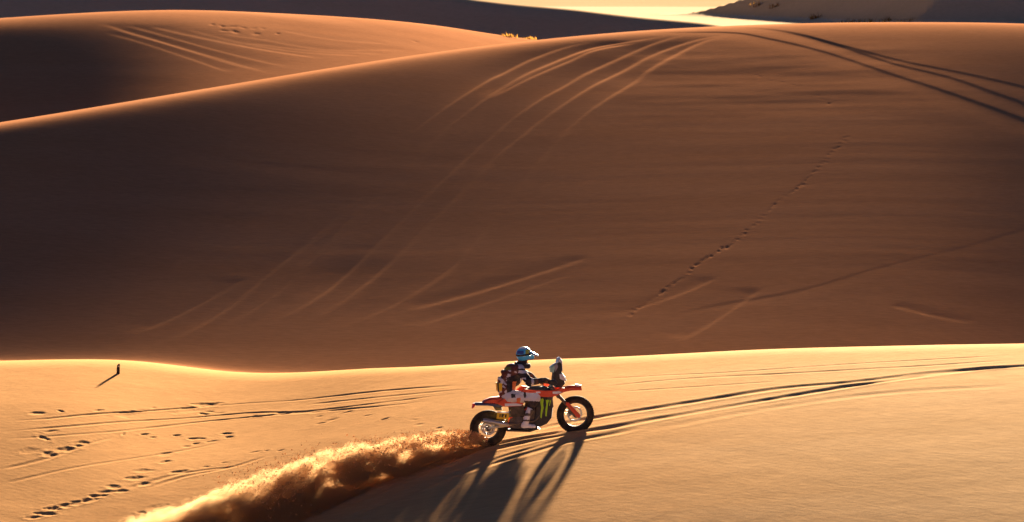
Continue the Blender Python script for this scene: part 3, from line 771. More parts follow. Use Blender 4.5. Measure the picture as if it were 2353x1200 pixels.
def build_bike():
    root = bpy.data.objects.new('motorcycle', None); COL.objects.link(root)
    root['label'] = 'orange and black rally motorcycle throwing up sand on the near dune'
    root['category'] = 'motorcycle'
    root.matrix_world = BIKE_M
    wheel(root, REAR, R_REAR, 0.118, 0.11, -0.075, True)
    wheel(root, FRONT, R_FRONT, 0.095, 0.135, 0.075, False)
    # front fork
    for s in (-1, 1):
        y = 0.105 * s
        leg = tube('fork_leg', [(1216, 818, 0), (1120, 716, 0), (1008, 600, 0), (925, 512, 0)], [0.026, 0.027, 0.030, 0.030], DARKMETAL, root)
        for v in leg.data.vertices: v.co.y += y
        g = slab('fork_guard', [(1086, 662), (1116, 668), (1240, 792), (1236, 826), (1200, 822), (1178, 790), (1084, 690)], y * 1.28 - 0.018, y * 1.28 + 0.018, ORANGE, leg, lat=0)
    slab('fork_clamp', [(905, 520), (945, 500), (962, 528), (922, 550)], -0.13, 0.13, DARKMETAL, root, lat=0)
    slab('fork_clamp', [(985, 606), (1020, 588), (1034, 612), (1000, 632)], -0.13, 0.13, DARKMETAL, root, lat=0)
    tube('axle', [(1203, 805, -0.13), (1203, 805, 0.13)], 0.014, STEEL, root)
    cal = slab('brake_caliper', [(1130, 770), (1175, 760), (1190, 810), (1145, 830)], 0.06, 0.12, DARKMETAL, root, lat=0)
    # high front fender, orange with a pale tip
    bm = bmesh.new()
    top = [(965, 560), (1000, 540), (1060, 510), (1130, 496), (1200, 494), (1248, 500)]
    hw = [0.06, 0.085, 0.10, 0.10, 0.075, 0.03]
    rows = []
    for (u, v), w in zip(top, hw):
        p = P3(u, v)
        rows.append([bm.verts.new((p.x, k * w, p.z - 0.035 * abs(k)**2)) for k in (-1, -0.6, 0, 0.6, 1)]
                    + [bm.verts.new((p.x, k * w, p.z - 0.022 - 0.06 * abs(k)**2)) for k in (1, 0.6, 0, -0.6, -1)])
    for a, b in zip(rows, rows[1:]):
        for k in range(10): bm.faces.new((a[k], a[(k + 1) % 10], b[(k + 1) % 10], b[k]))
    bm.faces.new(rows[0]); bm.faces.new(rows[-1])
    fe = from_bm('front_fender', bm, [ORANGE], root, flat_angle=45)
    slab('fender_tip', [(1188, 484), (1250, 492), (1250, 503), (1188, 512)], -0.045, 0.045, WHITE, fe, lat=0)
    # navigation tower, screen, road book, headlight
    tw = slab('navigation_tower', [(935, 440), (945, 330), (985, 262), (1020, 250), (1038, 300), (1030, 380), (1062, 430), (1075, 470), (1040, 520), (970, 520)], -0.085, 0.085, BLACK, root, lat=0)
    slab('windscreen', [(972, 262), (985, 215), (1010, 203), (1032, 232), (1042, 330), (1034, 350), (1022, 270), (1000, 250)], -0.10, 0.10, paint('smoked_screen', (0.45, 0.45, 0.45), 0.15, 0.2), tw, lat=0)
    slab('road_book', [(905, 310), (940, 278), (962, 286), (948, 360), (912, 358)], -0.10, 0.06, TEAL, tw, lat=0)
    slab('roll_case', [(940, 278), (978, 260), (990, 300), (960, 350)], -0.11, 0.07, paint('grey_plastic', (0.28, 0.24, 0.25), 0.5, 0.2), tw, lat=0)
    hl = slab('headlight', [(1000, 372), (1040, 362), (1066, 400), (1088, 440), (1060, 446), (1010, 425)], -0.115, 0.115, WHITE, tw, lat=0)
    for s in (-1, 1):
        slab('lens', [(1056, 396), (1070, 402), (1086, 436), (1074, 438)], s * 0.05 - 0.03, s * 0.05 + 0.03, STEEL, hl, lat=0)
    # handlebar
    hb = tube('handlebar', [(862, 470, 0.40), (875, 468, 0.28), (905, 478, 0.14), (918, 488, 0.0), (905, 478, -0.14), (875, 468, -0.28), (862, 470, -0.40)], 0.013, BLACK, root)
    for s in (-1, 1):
        tube('grip', [(862, 470, s * 0.41), (872, 469, s * 0.29)], 0.018, RUBBER, hb)
        slab('hand_guard', [(880, 455), (935, 440), (960, 470), (945, 510), (890, 500)], s * 0.33 - 0.055, s * 0.33 + 0.055, BLACK if s < 0 else ORANGE, hb, lat=s * 0.33)
        tube('lever', [(890, 480, s * 0.20), (905, 486, s * 0.30), (900, 484, s * 0.38)], 0.007, STEEL, hb)
    # frame
    for s in (-1, 1):
        tube('frame_tube', [(960, 560, 0), (800, 690, 0.10 * s), (600, 790, 0.11 * s), (500, 860, 0.10 * s), (500, 950, 0.08 * s)], 0.022, ORANGE, root)
        tube('frame_tube', [(960, 575, 0), (900, 750, 0.05 * s), (840, 900, 0.08 * s), (640, 960, 0.08 * s), (490, 950, 0.08 * s)], 0.018, DARKMETAL, root)
        tube('subframe', [(560, 700, 0.10 * s), (400, 715, 0.08 * s), (250, 705, 0.05 * s)], 0.014, DARKMETAL, root)
    # engine
    en = slab('engine', [(500, 790), (600, 740), (720, 730), (800, 760), (810, 880), (760, 945), (560, 955), (490, 920)], -0.12, 0.12, DARKMETAL, root, lat=0)
    bm = bmesh.new()
    a = P3(740, 760); b = P3(790, 640)
    for k in range(7):
        p = a.lerp(b, k / 6)
        add_box(bm, p, (0.17, 0.17, 0.014), Euler((0, 0.35, 0)).to_quaternion())
    from_bm('cylinder_fins', bm, DARKMETAL, en)
    bm = bmesh.new(); add_lathe(bm, [(0.095, -0.135), (0.085, -0.150), (0.0, -0.155), (0.0, -0.12), (0.095, -0.12)], P3(600, 870), 28)
    from_bm('clutch_cover', bm, DARKMETAL, en, flat_angle=40)
    bm = bmesh.new(); add_lathe(bm, [(0.08, 0.12), (0.08, 0.14), (0.0, 0.15), (0.0, 0.12)], P3(600, 870), 28)
    from_bm('ignition_cover', bm, DARKMETAL, en, flat_angle=40)
    # belly and front guard with the claw print
    gd = slab('engine_guard', [(770, 660), (860, 640), (930, 650), (955, 720), (948, 830), (900, 900), (820, 935), (770, 930), (745, 880), (760, 780)], -0.15, 0.15, BLACK, root, lat=0, inset=0.02)
    claws = [[(808, 640), (822, 648), (836, 640), (846, 655), (842, 700), (850, 740), (838, 790), (832, 850), (820, 842), (818, 790), (824, 740), (812, 690)],
             [(866, 650), (878, 660), (890, 652), (902, 662), (892, 700), (890, 740), (884, 830), (870, 826), (868, 760), (876, 710)],
             [(908, 652), (918, 660), (924, 655), (918, 690), (912, 720), (906, 716), (910, 690)]]
    for c in claws:
        slab('claw_mark', c, -0.158, -0.1485, LIME, gd, inset=0.001, lat=-0.15)
        slab('claw_mark', c, 0.1485, 0.158, LIME, gd, inset=0.001, lat=-0.15)
    slab('skid_plate', [(480, 955), (700, 965), (800, 935), (830, 950), (720, 990), (480, 985)], -0.13, 0.13, BLACK, root, lat=0)
    # tanks and body panels
    tk = slab('fuel_tank', [(640, 560), (720, 520), (860, 510), (960, 540), (950, 640), (840, 660), (700, 640)], -0.13, 0.13, BLACK, root, lat=0, inset=0.03)
    for s in (-1, 1):
        sh = slab('tank_shroud', [(598, 575), (640, 545), (760, 558), (860, 560), (960, 552), (1015, 525), (1060, 528), (1050, 570), (990, 602), (930, 625), (820, 625), (700, 600), (560, 625)],
                  s * 0.165 - 0.022, s * 0.165 + 0.022, ORANGE, root, lat=-0.16)
        slab('decal_band', [(756, 570), (800, 566), (806, 584), (762, 588)], s * 0.1885 - 0.003, s * 0.1885 + 0.003, WHITE, sh, inset=0.001, lat=-0.16)
        slab('decal_band', [(930, 566), (1000, 560), (1030, 572), (985, 592), (935, 590)], s * 0.1885 - 0.003, s * 0.1885 + 0.003, WHITE, sh, inset=0.001, lat=-0.16)
        slab('side_panel', [(440, 640), (560, 640), (640, 690), (620, 725), (440, 735), (360, 700)], s * 0.135 - 0.018, s * 0.135 + 0.018, ORANGE, root, lat=-0.13)
        slab('decal_band', [(440, 700), (560, 695), (620, 705), (612, 722), (440, 728)], s * 0.155 - 0.004, s * 0.155 + 0.004, WHITE, root, inset=0.001, lat=-0.13)
        slab('rear_tank', [(500, 735), (640, 715), (660, 800), (600, 850), (520, 840)], s * 0.12 - 0.03, s * 0.12 + 0.03, paint('brown_black_plastic', (0.05, 0.035, 0.02), 0.5, 0.3), root, lat=-0.12)
    slab('seat', [(400, 640), (480, 625), (640, 600), (700, 590), (700, 625), (560, 665), (400, 680)], -0.11, 0.11, BLACK, root, lat=0, inset=0.02)
    tl = slab('tail_cover', [(215, 690), (230, 672), (300, 640), (420, 625), (470, 640), (470, 690), (380, 700), (270, 698)], -0.10, 0.10, ORANGE, root, lat=0, inset=0.02)
    rf = slab('rear_fender', [(130, 712), (150, 696), (280, 692), (420, 700), (470, 720), (400, 735), (270, 722), (150, 724)], -0.085, 0.085, NAVY, root, lat=0)
    slab('tail_light', [(112, 735), (118, 705), (140, 702), (146, 722), (130, 748), (112, 758)], -0.05, 0.05, REDLENS, rf, lat=0)
    slab('licence_holder', [(330, 730), (420, 735), (430, 770), (360, 772)], -0.06, 0.06, BLACK, rf, lat=0)
    npm = slab('number_plate', [(362, 798), (485, 800), (483, 866), (360, 862)], -0.175, -0.162, YELLOW, root, lat=-0.16, inset=0.004)
    for pts in ([(388, 812), (400, 812), (398, 846), (386, 846)], [(408, 812), (440, 814), (438, 826), (420, 832), (436, 846), (408, 846)], [(446, 814), (462, 814), (460, 848), (444, 848)]):
        slab('plate_print', pts, -0.1785, -0.1745, BLACK, npm, inset=0.001, lat=-0.16)
    slab('plate_edge', [(362, 786), (487, 788), (486, 799), (361, 797)], -0.178, -0.16, WHITE, npm, inset=0.001, lat=-0.16)
    # exhaust
    ex = tube('exhaust_pipe', [(800, 700, -0.10), (850, 780, -0.13), (760, 880, -0.14), (600, 905, -0.14), (470, 920, -0.15)], 0.022, DARKMETAL, root)
    si = tube('silencer', [(490, 925, -0.155), (470, 922, -0.16), (440, 918, -0.165), (240, 885, -0.175), (215, 880, -0.175)], [0.022, 0.03, 0.044, 0.046, 0.032], STEEL, root, 14)
    tube('silencer_cap', [(222, 881, -0.175), (205, 878, -0.175)], [0.034, 0.028], BLACK, si, 12)
    # swingarm, shock, chain
    for s in (-1, 1):
        tube('swingarm', [(520, 920, s * 0.10), (400, 940, s * 0.105), (290, 968, s * 0.10)], [0.034, 0.030, 0.022], STEEL if s < 0 else DARKMETAL, root)
    bm = bmesh.new()
    a = P3(470, 900, 0); b = P3(540, 760, 0)
    pts = []
    for k in range(97):
        t = k / 96; an = t * 2 * math.pi * 8
        d = (b - a).normalized(); n1 = d.cross(Vector((0, 1, 0))).normalized()
        pts.append(a.lerp(b, t) + (n1 * math.cos(an) + Vector((0, 1, 0)) * math.sin(an)) * 0.035)
    add_tube(bm, pts, 0.006, 6)
    from_bm('shock_spring', bm, WHITE, root, smooth=True)
    tube('shock_body', [(455, 925, 0), (550, 740, 0)], 0.018, DARKMETAL, root)
    tube('chain', [(290, 902, 0.066), (420, 880, 0.066), (545, 888, 0.066)], 0.007, DARKMETAL, root, 6)
    tube('chain', [(290, 1028, 0.066), (420, 985, 0.066), (545, 945, 0.066)], 0.007, DARKMETAL, root, 6)
    tube('axle', [(290, 965, -0.13), (290, 965, 0.13)], 0.014, STEEL, root)
    for s in (-1, 1):
        slab('foot_peg', [(632, 958), (690, 958), (690, 970), (632, 970)], min(s * 0.12, s * 0.22), max(s * 0.12, s * 0.22), DARKMETAL, root, lat=-0.17)
    tube('brake_pedal', [(660, 960, -0.13), (740, 950, -0.15), (775, 940, -0.17)], 0.008, STEEL, root)
    slab('radiator', [(880, 610), (940, 600), (960, 720), (905, 740)], -0.14, 0.14, DARKMETAL, root, lat=0)
    return root

BIKE = build_bike()

# ------------------------------------------------------------------ rider
def build_rider():
    A = lambda u, v, lat=0.0: np.array(P3(u, v, lat))
    hips = A(478, 612); waist = A(462, 520); chest = A(525, 400); neck0 = A(585, 312); neck1 = A(628, 262); head = A(634, 190)
    J = {}
    for s, k in ((-1, 'r'), (1, 'l')):
        J[k] = dict(sh=A(572, 345, 0.19 * s), el=A(668, 478, 0.36 * s) if s < 0 else A(735, 400, 0.40 * s),
                    wr=A(822, 452, 0.36 * s), hand=A(858, 458, 0.35 * s),
                    hip=A(495, 622, 0.10 * s), kn=A(752, 640, 0.20 * s), an=A(668, 872, 0.19 * s), heel=A(645, 938, 0.19 * s), toe=A(752, 940, 0.20 * s))
    lo = np.array([0.05, -0.62, 0.15]); hi = np.array([1.15, 0.62, 1.75])
    def torso(p, g):
        d = d_ell(p, (hips + waist) / 2 + np.array([0.0, 0, -0.03]), (0.135 + g, 0.165 + g, 0.16 + g))
        d = su(d, d_ell(p, waist, (0.115 + g, 0.150 + g, 0.14 + g), 0.1), 0.08)
        d = su(d, d_ell(p, chest, (0.135 + g, 0.185 + g, 0.19 + g), 0.35), 0.09)
        for k in 'rl':
            d = su(d, d_cone(p, chest + np.array([0.0, 0, 0.09]), J[k]['sh'], 0.085 + g, 0.075 + g), 0.06)
        return d
    def arms(p, g, end=1.0):
        d = None
        for k in 'rl':
            j = J[k]; wr = j['el'] + (j['wr'] - j['el']) * end
            e = su(d_cone(p, j['sh'], j['el'], 0.070 + g, 0.054 + g), d_cone(p, j['el'], wr, 0.054 + g, 0.036 + g * 0.8), 0.04)
            d = e if d is None else np.minimum(d, e)
        return d
    def legs(p, g, end=1.0):
        d = None
        for k in 'rl':
            j = J[k]; an = j['kn'] + (j['an'] - j['kn']) * end
            e = su(d_cone(p, j['hip'], j['kn'], 0.100 + g, 0.068 + g), d_cone(p, j['kn'], an, 0.066 + g, 0.045 + g), 0.04)
            d = e if d is None else np.minimum(d, e)
        return d
    SKIN = paint('skin', (0.45, 0.24, 0.15), 0.5, 0.1)
    def body(p):
        d = torso(p, -0.022)
        d = su(d, arms(p, -0.016), 0.05); d = su(d, legs(p, -0.018), 0.06)
        d = su(d, d_cone(p, neck0, neck1, 0.06, 0.055), 0.04)
        d = su(d, d_ell(p, head, (0.098, 0.078, 0.118), 0.2), 0.03)
        d = su(d, d_ell(p, head + np.array([0.10, 0, -0.02]), (0.022, 0.014, 0.026)), 0.02)
        for k in 'rl':
            j = J[k]
            d = su(d, d_cone(p, j['wr'], j['hand'], 0.026, 0.022), 0.02)
            d = su(d, d_cone(p, j['heel'], j['toe'], 0.038, 0.028), 0.03)
        return d
    root = sdf_mesh('person', body, lo, hi, 0.016, SKIN)
    root['label'] = 'rally rider in pale blue helmet and white and dark riding suit, seated on the motorcycle'
    root['category'] = 'person'
    root.matrix_world = BIKE_M
    # ---- cloth
    CW = paint('white_cloth', (0.56, 0.52, 0.54), 0.85, 0.25, spec=0.2)
    CB = paint('black_cloth', (0.022, 0.020, 0.024), 0.85, 0.2, spec=0.2)
    CO = paint('orange_cloth', (0.62, 0.16, 0.05), 0.85, 0.2, spec=0.2)
    CM = paint('maroon_cloth', (0.11, 0.030, 0.024), 0.85, 0.25, spec=0.2)
    CG = paint('olive_cloth', (0.13, 0.16, 0.03), 0.85, 0.2, spec=0.2)
    ex = np.array(P3(100, 0)) - np.array(P3(0, 0)); ez = np.array(P3(0, 0)) - np.array(P3(0, 100))
    M2 = np.linalg.inv(np.array([[ex[0], ez[0]], [ex[2], ez[2]]])); o0 = np.array(P3(0, 0))
    def uv(c):        # back to the side drawing, seen from the bike's right
        q = np.stack([c[:, 0] - o0[0], c[:, 2] + 0.19 * c[:, 1] - o0[2]], 0)
        r = M2 @ q * 100
        return r[0], -r[1]
    def wrinkle(p, f, a):
        return a * np.sin(p[..., 0] * f + 2.0 * np.sin(p[..., 2] * f * 0.7)) * np.sin(p[..., 2] * f * 1.3 + 1.5 * np.sin(p[..., 1] * f))
    def jacket(p):
        d = su(torso(p, 0.010), arms(p, 0.010, 0.93), 0.05)
        d = np.maximum(d, -(d_cone(p, neck0, neck1, 0.058, 0.075)))
        low = (p - np.array(P3(470, 640))) @ np.array([-0.1, 0, 1.0]) + 0.02
        return np.maximum(d + wrinkle(p, 34, 0.005), -low)
    def pickj(c):
        u, v = uv(c); m = np.zeros(len(c), int)
        side = (c[:, 1] < 0.5)
        n = np.sin(u * 0.06 + 1.8 * np.sin(v * 0.045 + c[:, 1] * 7)) * np.sin(v * 0.07 + 1.6 * np.sin(u * 0.04 + c[:, 1] * 9))
        m[(v > 290) & (u < 560) & (v < 410)] = 3
        m[(v > 290) & (u < 560) & (v < 410) & (n > 0.55)] = 0
        m[(v > 316) & (v < 350) & (u < 492) & (u > 428)] = 4
        m[(v > 410) & (u < 470)] = 3
        m[(v > 410) & (u < 470) & (n > 0.1)] = 0
        m[(u > 455) & (u < 570) & (v > 390 + (560 - u) * 0.35) & (v < 660)] = 1
        m[(u > 515) & (u < 552) & (v > 470) & (v < 640)] = 2
        m[(u > 556) & (v > 385) & (u < 650)] = 1
        m[(u > 596) & (u < 632) & (v > 430) & (v < 540) & (n > -0.2)] = 0
        m[(u > 640) & (u < 840)] = 1
        m[(u > 690) & (u < 716)] = 0
        m[(u > 740) & (u < 760)] = 3
        m[(u > 585) & (u < 625) & (v > 310) & (v < 385)] = 0
        m[(v > 335) & (v < 352) & (u > 545) & (u < 640)] = 1
        return m
    jk = sdf_mesh('jacket', jacket, lo, hi, 0.012, [CW, CB, CO, CM, CG], root, pickj)
    def trousers(p):
        d = su(legs(p, 0.014, 0.62), d_ell(p, (hips + waist) / 2 + np.array([0, 0, -0.05]), (0.14, 0.168, 0.13)), 0.06)
        return d + wrinkle(p, 30, 0.006)
    def pickt(c):
        u, v = uv(c); m = np.zeros(len(c), int)
        m[(v > 668 + (u - 640) * 0.05) & (u > 640)] = 1
        m[(u > 560) & (u < 600) & (v > 640)] = 2
        m[(u > 630) & (u < 655) & (v < 640)] = 1
        m[(u > 500) & (u < 545) & (v > 600) & (v < 640)] = 1
        m[(v > 700)] = 1
        return m
    tr = sdf_mesh('trousers', trousers, lo, hi, 0.012, [CW, CB, CO], root, pickt)
    # boots
    for k in 'rl':
        j = J[k]; up = j['kn'] + (j['an'] - j['kn']) * 0.50
        def boot(p, j=j, up=up):
            d = d_cone(p, up, j['an'], 0.068, 0.056)
            d = su(d, d_cone(p, j['an'], j['heel'] + np.array([0, 0, 0.01]), 0.056, 0.046), 0.03)
            d = su(d, d_cone(p, j['heel'] + np.array([0.01, 0, 0.01]), j['toe'], 0.046, 0.036), 0.03)
            return np.maximum(d, (p - up) @ ((up - j['an']) / np.linalg.norm(up - j['an'])) - 0.02)
        def pickb(c, j=j):
            u, v = uv(c); m = np.zeros(len(c), int)
            m[(v > 800) & (v < 830)] = 1; m[(v > 868) & (v < 886)] = 1
            m[(u > 705) & (v > 760) & (v < 900)] = 1; m[(u < 640) & (v < 900)] = 1
            return m
        b = sdf_mesh('boot', boot, np.minimum(j['an'], j['heel']) - 0.16, np.maximum(up, j['toe']) + 0.12, 0.010, [WHITE, DARKMETAL], root, pickb)
        bm = bmesh.new()
        add_slab(bm, [(j['heel'][0] - 0.05, j['heel'][2] - 0.048), (j['toe'][0] + 0.03, j['toe'][2] - 0.042), (j['toe'][0] + 0.04, j['toe'][2] - 0.02), (j['heel'][0] - 0.05, j['heel'][2] - 0.025)],
                 j['heel'][1] - 0.042, j['heel'][1] + 0.042, 0.004)
        from_bm('sole', bm, BLACK, b, flat_angle=40)
    # gloves with fingers closed round the grips
    CGL = paint('glove_cloth', (0.055, 0.045, 0.04), 0.8, 0.35, spec=0.2)
    for s, k in ((-1, 'r'), (1, 'l')):
        j = J[k]
        bar = np.array(P3(866, 470, 0.35 * s))
        kn = bar + np.array([-0.012, 0, 0.042])
        def glove(p, j=j, bar=bar, kn=kn, s=s):
            d = d_cone(p, j['wr'] + (j['el'] - j['wr']) * 0.12, j['wr'], 0.046, 0.042)
            palm = (j['wr'] + kn) / 2 + np.array([0, 0, 0.0])
            d = su(d, d_cone(p, j['wr'], palm, 0.036, 0.038), 0.02)
            d = su(d, d_box(p, (palm + kn) / 2, (0.085, 0.092, 0.034), 0.015, -0.15), 0.02)
            for i, (off, ln) in enumerate(((-0.036, 0.95), (-0.012, 1.06), (0.012, 1.0), (0.036, 0.82))):
                q = np.array([0, off, 0])
                a = kn + q + np.array([0.012, 0, 0.0]); b = bar + q + np.array([0.040 * ln, 0, 0.016]); c = bar + q + np.array([0.030 * ln, 0, -0.026]); e = bar + q + np.array([0.002, 0, -0.034])
                d = np.minimum(d, np.minimum(d_cone(p, a, b, 0.0125, 0.0115), np.minimum(d_cone(p, b, c, 0.0115, 0.0105), d_cone(p, c, e, 0.0105, 0.009))))
            t0 = palm + np.array([0.0, -0.045 * s, -0.005]); t1 = bar + np.array([-0.018, -0.052 * s, -0.016]); t2 = bar + np.array([0.014, -0.046 * s, -0.034])
            d = np.minimum(d, np.minimum(d_cone(p, t0, t1, 0.015, 0.013), d_cone(p, t1, t2, 0.013, 0.010)))
            return d
        sdf_mesh('glove', glove, np.minimum(bar, j['wr']) - 0.12, np.maximum(bar, j['wr']) + 0.13, 0.006, CGL, root)
    # low back pack with a yellow number panel, shoulder protector
    bp = sdf_mesh('back_pack', lambda p: su(d_box(p, A(405, 500), (0.10, 0.24, 0.26), 0.04, -0.15), d_box(p, A(440, 395), (0.09, 0.22, 0.16), 0.04, 0.3), 0.05),
                  A(380, 600) - 0.3, A(460, 350) + 0.3, 0.012, [CM, CW], root, lambda c: ((uv(c)[1] > 430) & (np.sin(uv(c)[0] * 0.07 + 2 * np.sin(uv(c)[1] * 0.05)) > 0.1)).astype(int))
    bm = bmesh.new(); add_box(bm, Vector(A(368, 530)), (0.02, 0.20, 0.15), Euler((0, 0.05, 0)).to_quaternion())
    bmesh.ops.bevel(bm, geom=bm.edges[:], offset=0.006, segments=2, affect='EDGES')
    pn = from_bm('number_panel', bm, YELLOW, bp, flat_angle=40)
    bm = bmesh.new(); add_box(bm, Vector(A(388, 530, -0.115)), (0.075, 0.02, 0.14), Euler((0, 0.05, 0)).to_quaternion())
    bmesh.ops.bevel(bm, geom=bm.edges[:], offset=0.006, segments=2, affect='EDGES')
    from_bm('number_panel', bm, YELLOW, bp, flat_angle=40)
    bm = bmesh.new(); add_box(bm, Vector(A(366, 530, -0.115)), (0.022, 0.026, 0.165), Euler((0, 0.05, 0)).to_quaternion())
    from_bm('pack_strap', bm, CB, bp)
    sdf_mesh('balaclava', lambda p: d_cone(p, neck0, neck1 + np.array([0.01, 0, 0.03]), 0.078, 0.070), np.minimum(neck0, neck1) - 0.12, np.maximum(neck0, neck1) + 0.14, 0.010, [CB], root)
    # neck brace
    bm = bmesh.new()
    c = np.array(P3(622, 292))
    segs = 28; prof = 8; rings = []
    for i in range(segs):
        a = 2 * math.pi * i / segs
        ctr = c + np.array([0.115 * math.cos(a), 0.12 * math.sin(a), -0.03 * math.cos(a)])
        ring = []
        for q in range(prof):
            b = 2 * math.pi * q / prof
            ring.append(bm.verts.new(ctr + np.array([math.cos(a) * math.cos(b) * 0.028, math.sin(a) * math.cos(b) * 0.028, math.sin(b) * 0.045])))
        rings.append(ring)
    for i in range(segs):
        for q in range(prof):
            bm.faces.new((rings[i][q], rings[i][(q + 1) % prof], rings[(i + 1) % segs][(q + 1) % prof], rings[(i + 1) % segs][q]))
    from_bm('neck_brace', bm, CB, root, smooth=True)
    # helmet
    HB = paint('light_blue_shell', (0.06, 0.40, 0.66), 0.25, 0.06); HN = paint('navy_shell', (0.03, 0.06, 0.24), 0.25, 0.05)
    HW = paint('white_shell', (0.55, 0.70, 0.78), 0.25, 0.06); HY = paint('olive_yellow_shell', (0.34, 0.36, 0.04), 0.3, 0.06)
    hc = np.array(P3(630, 178)); tilt = -0.12
    def helmet(p):
        q = p - hc
        cs, sn = math.cos(tilt), math.sin(tilt)
        q = np.stack([q[..., 0] * cs - q[..., 2] * sn, q[..., 1], q[..., 0] * sn + q[..., 2] * cs], -1)
        d = d_ell(q, (0, 0, 0), (0.138, 0.118, 0.130))
        d = su(d, d_cone(q, (0.02, 0, -0.06), (0.125, 0, -0.095), 0.085, 0.045), 0.05)
        d = np.maximum(d, -d_box(q, (0.15, 0, -0.012), (0.14, 0.20, 0.075), 0.03))
        d = np.maximum(d, -d_cone(q, (0.0, 0, -0.10), (0.0, 0, -0.25), 0.085, 0.12))
        return np.maximum(d, -(d_ell(q, (0, 0, -0.005), (0.112, 0.094, 0.106))))
    def pickh(c):
        u, v = uv(c); m = np.zeros(len(c), int)
        m[(v < 128) & (u < 650)] = 2
        m[(v > 146) & (v < 180) & (u < 620) & (u > 555)] = 1
        m[(v < 190) & (v > 132) & (u > 640) & (u < 692)] = 3
        m[(v > 196) & (v < 206) & (u > 560) & (u < 640)] = 2
        m[(v > 228) & (u > 668)] = 1
        return m
    hm = sdf_mesh('helmet', helmet, hc - 0.22, hc + 0.22, 0.008, [HB, HN, HW, HY], root, pickh)
    bm = bmesh.new()
    rows = []
    for u, v, w, t in ((655, 118, 0.085, 0.012), (690, 136, 0.092, 0.010), (735, 158, 0.085, 0.008), (780, 178, 0.055, 0.006)):
        p = P3(u, v)
        rows.append([bm.verts.new((p.x, k * w, p.z - 0.03 * k * k)) for k in (-1, -0.5, 0, 0.5, 1)] + [bm.verts.new((p.x, k * w, p.z - t - 0.03 * k * k)) for k in (1, 0.5, 0, -0.5, -1)])
    for a, b in zip(rows, rows[1:]):
        for k in range(10): bm.faces.new((a[k], a[(k + 1) % 10], b[(k + 1) % 10], b[k]))
    bm.faces.new(rows[0]); bm.faces.new(rows[-1])
    from_bm('peak', bm, [HB, HW], hm, flat_angle=45).data.polygons.foreach_set('material_index', [1 if k >= 20 and k < 30 else 0 for k in range(32)])
    GL = paint('goggle_lens', (0.02, 0.03, 0.04), 0.1, 0.0, spec=0.6)
    g = sdf_mesh('goggles', lambda p: np.maximum(d_ell(p, hc + np.array([0.0, 0, 0.004]), (0.128, 0.108, 0.06), 0.1), -(p[..., 0] - hc[0] - 0.045)), hc - 0.16, hc + 0.16, 0.008, [GL], hm)
    bm = bmesh.new()
    add_lathe(bm, [(0.10, -0.017), (0.106, -0.017), (0.106, 0.017), (0.10, 0.017)], (0, 0, 0), 40)
    bmesh.ops.transform(bm, matrix=Matrix.Translation(Vector(hc)) @ Matrix.Rotation(R(90), 4, 'X') @ Matrix.Diagonal((1.31, 1, 1.14, 1)), verts=bm.verts)
    from_bm('goggle_strap', bm, CB, hm, smooth=True)
    return root

RIDER = build_rider()

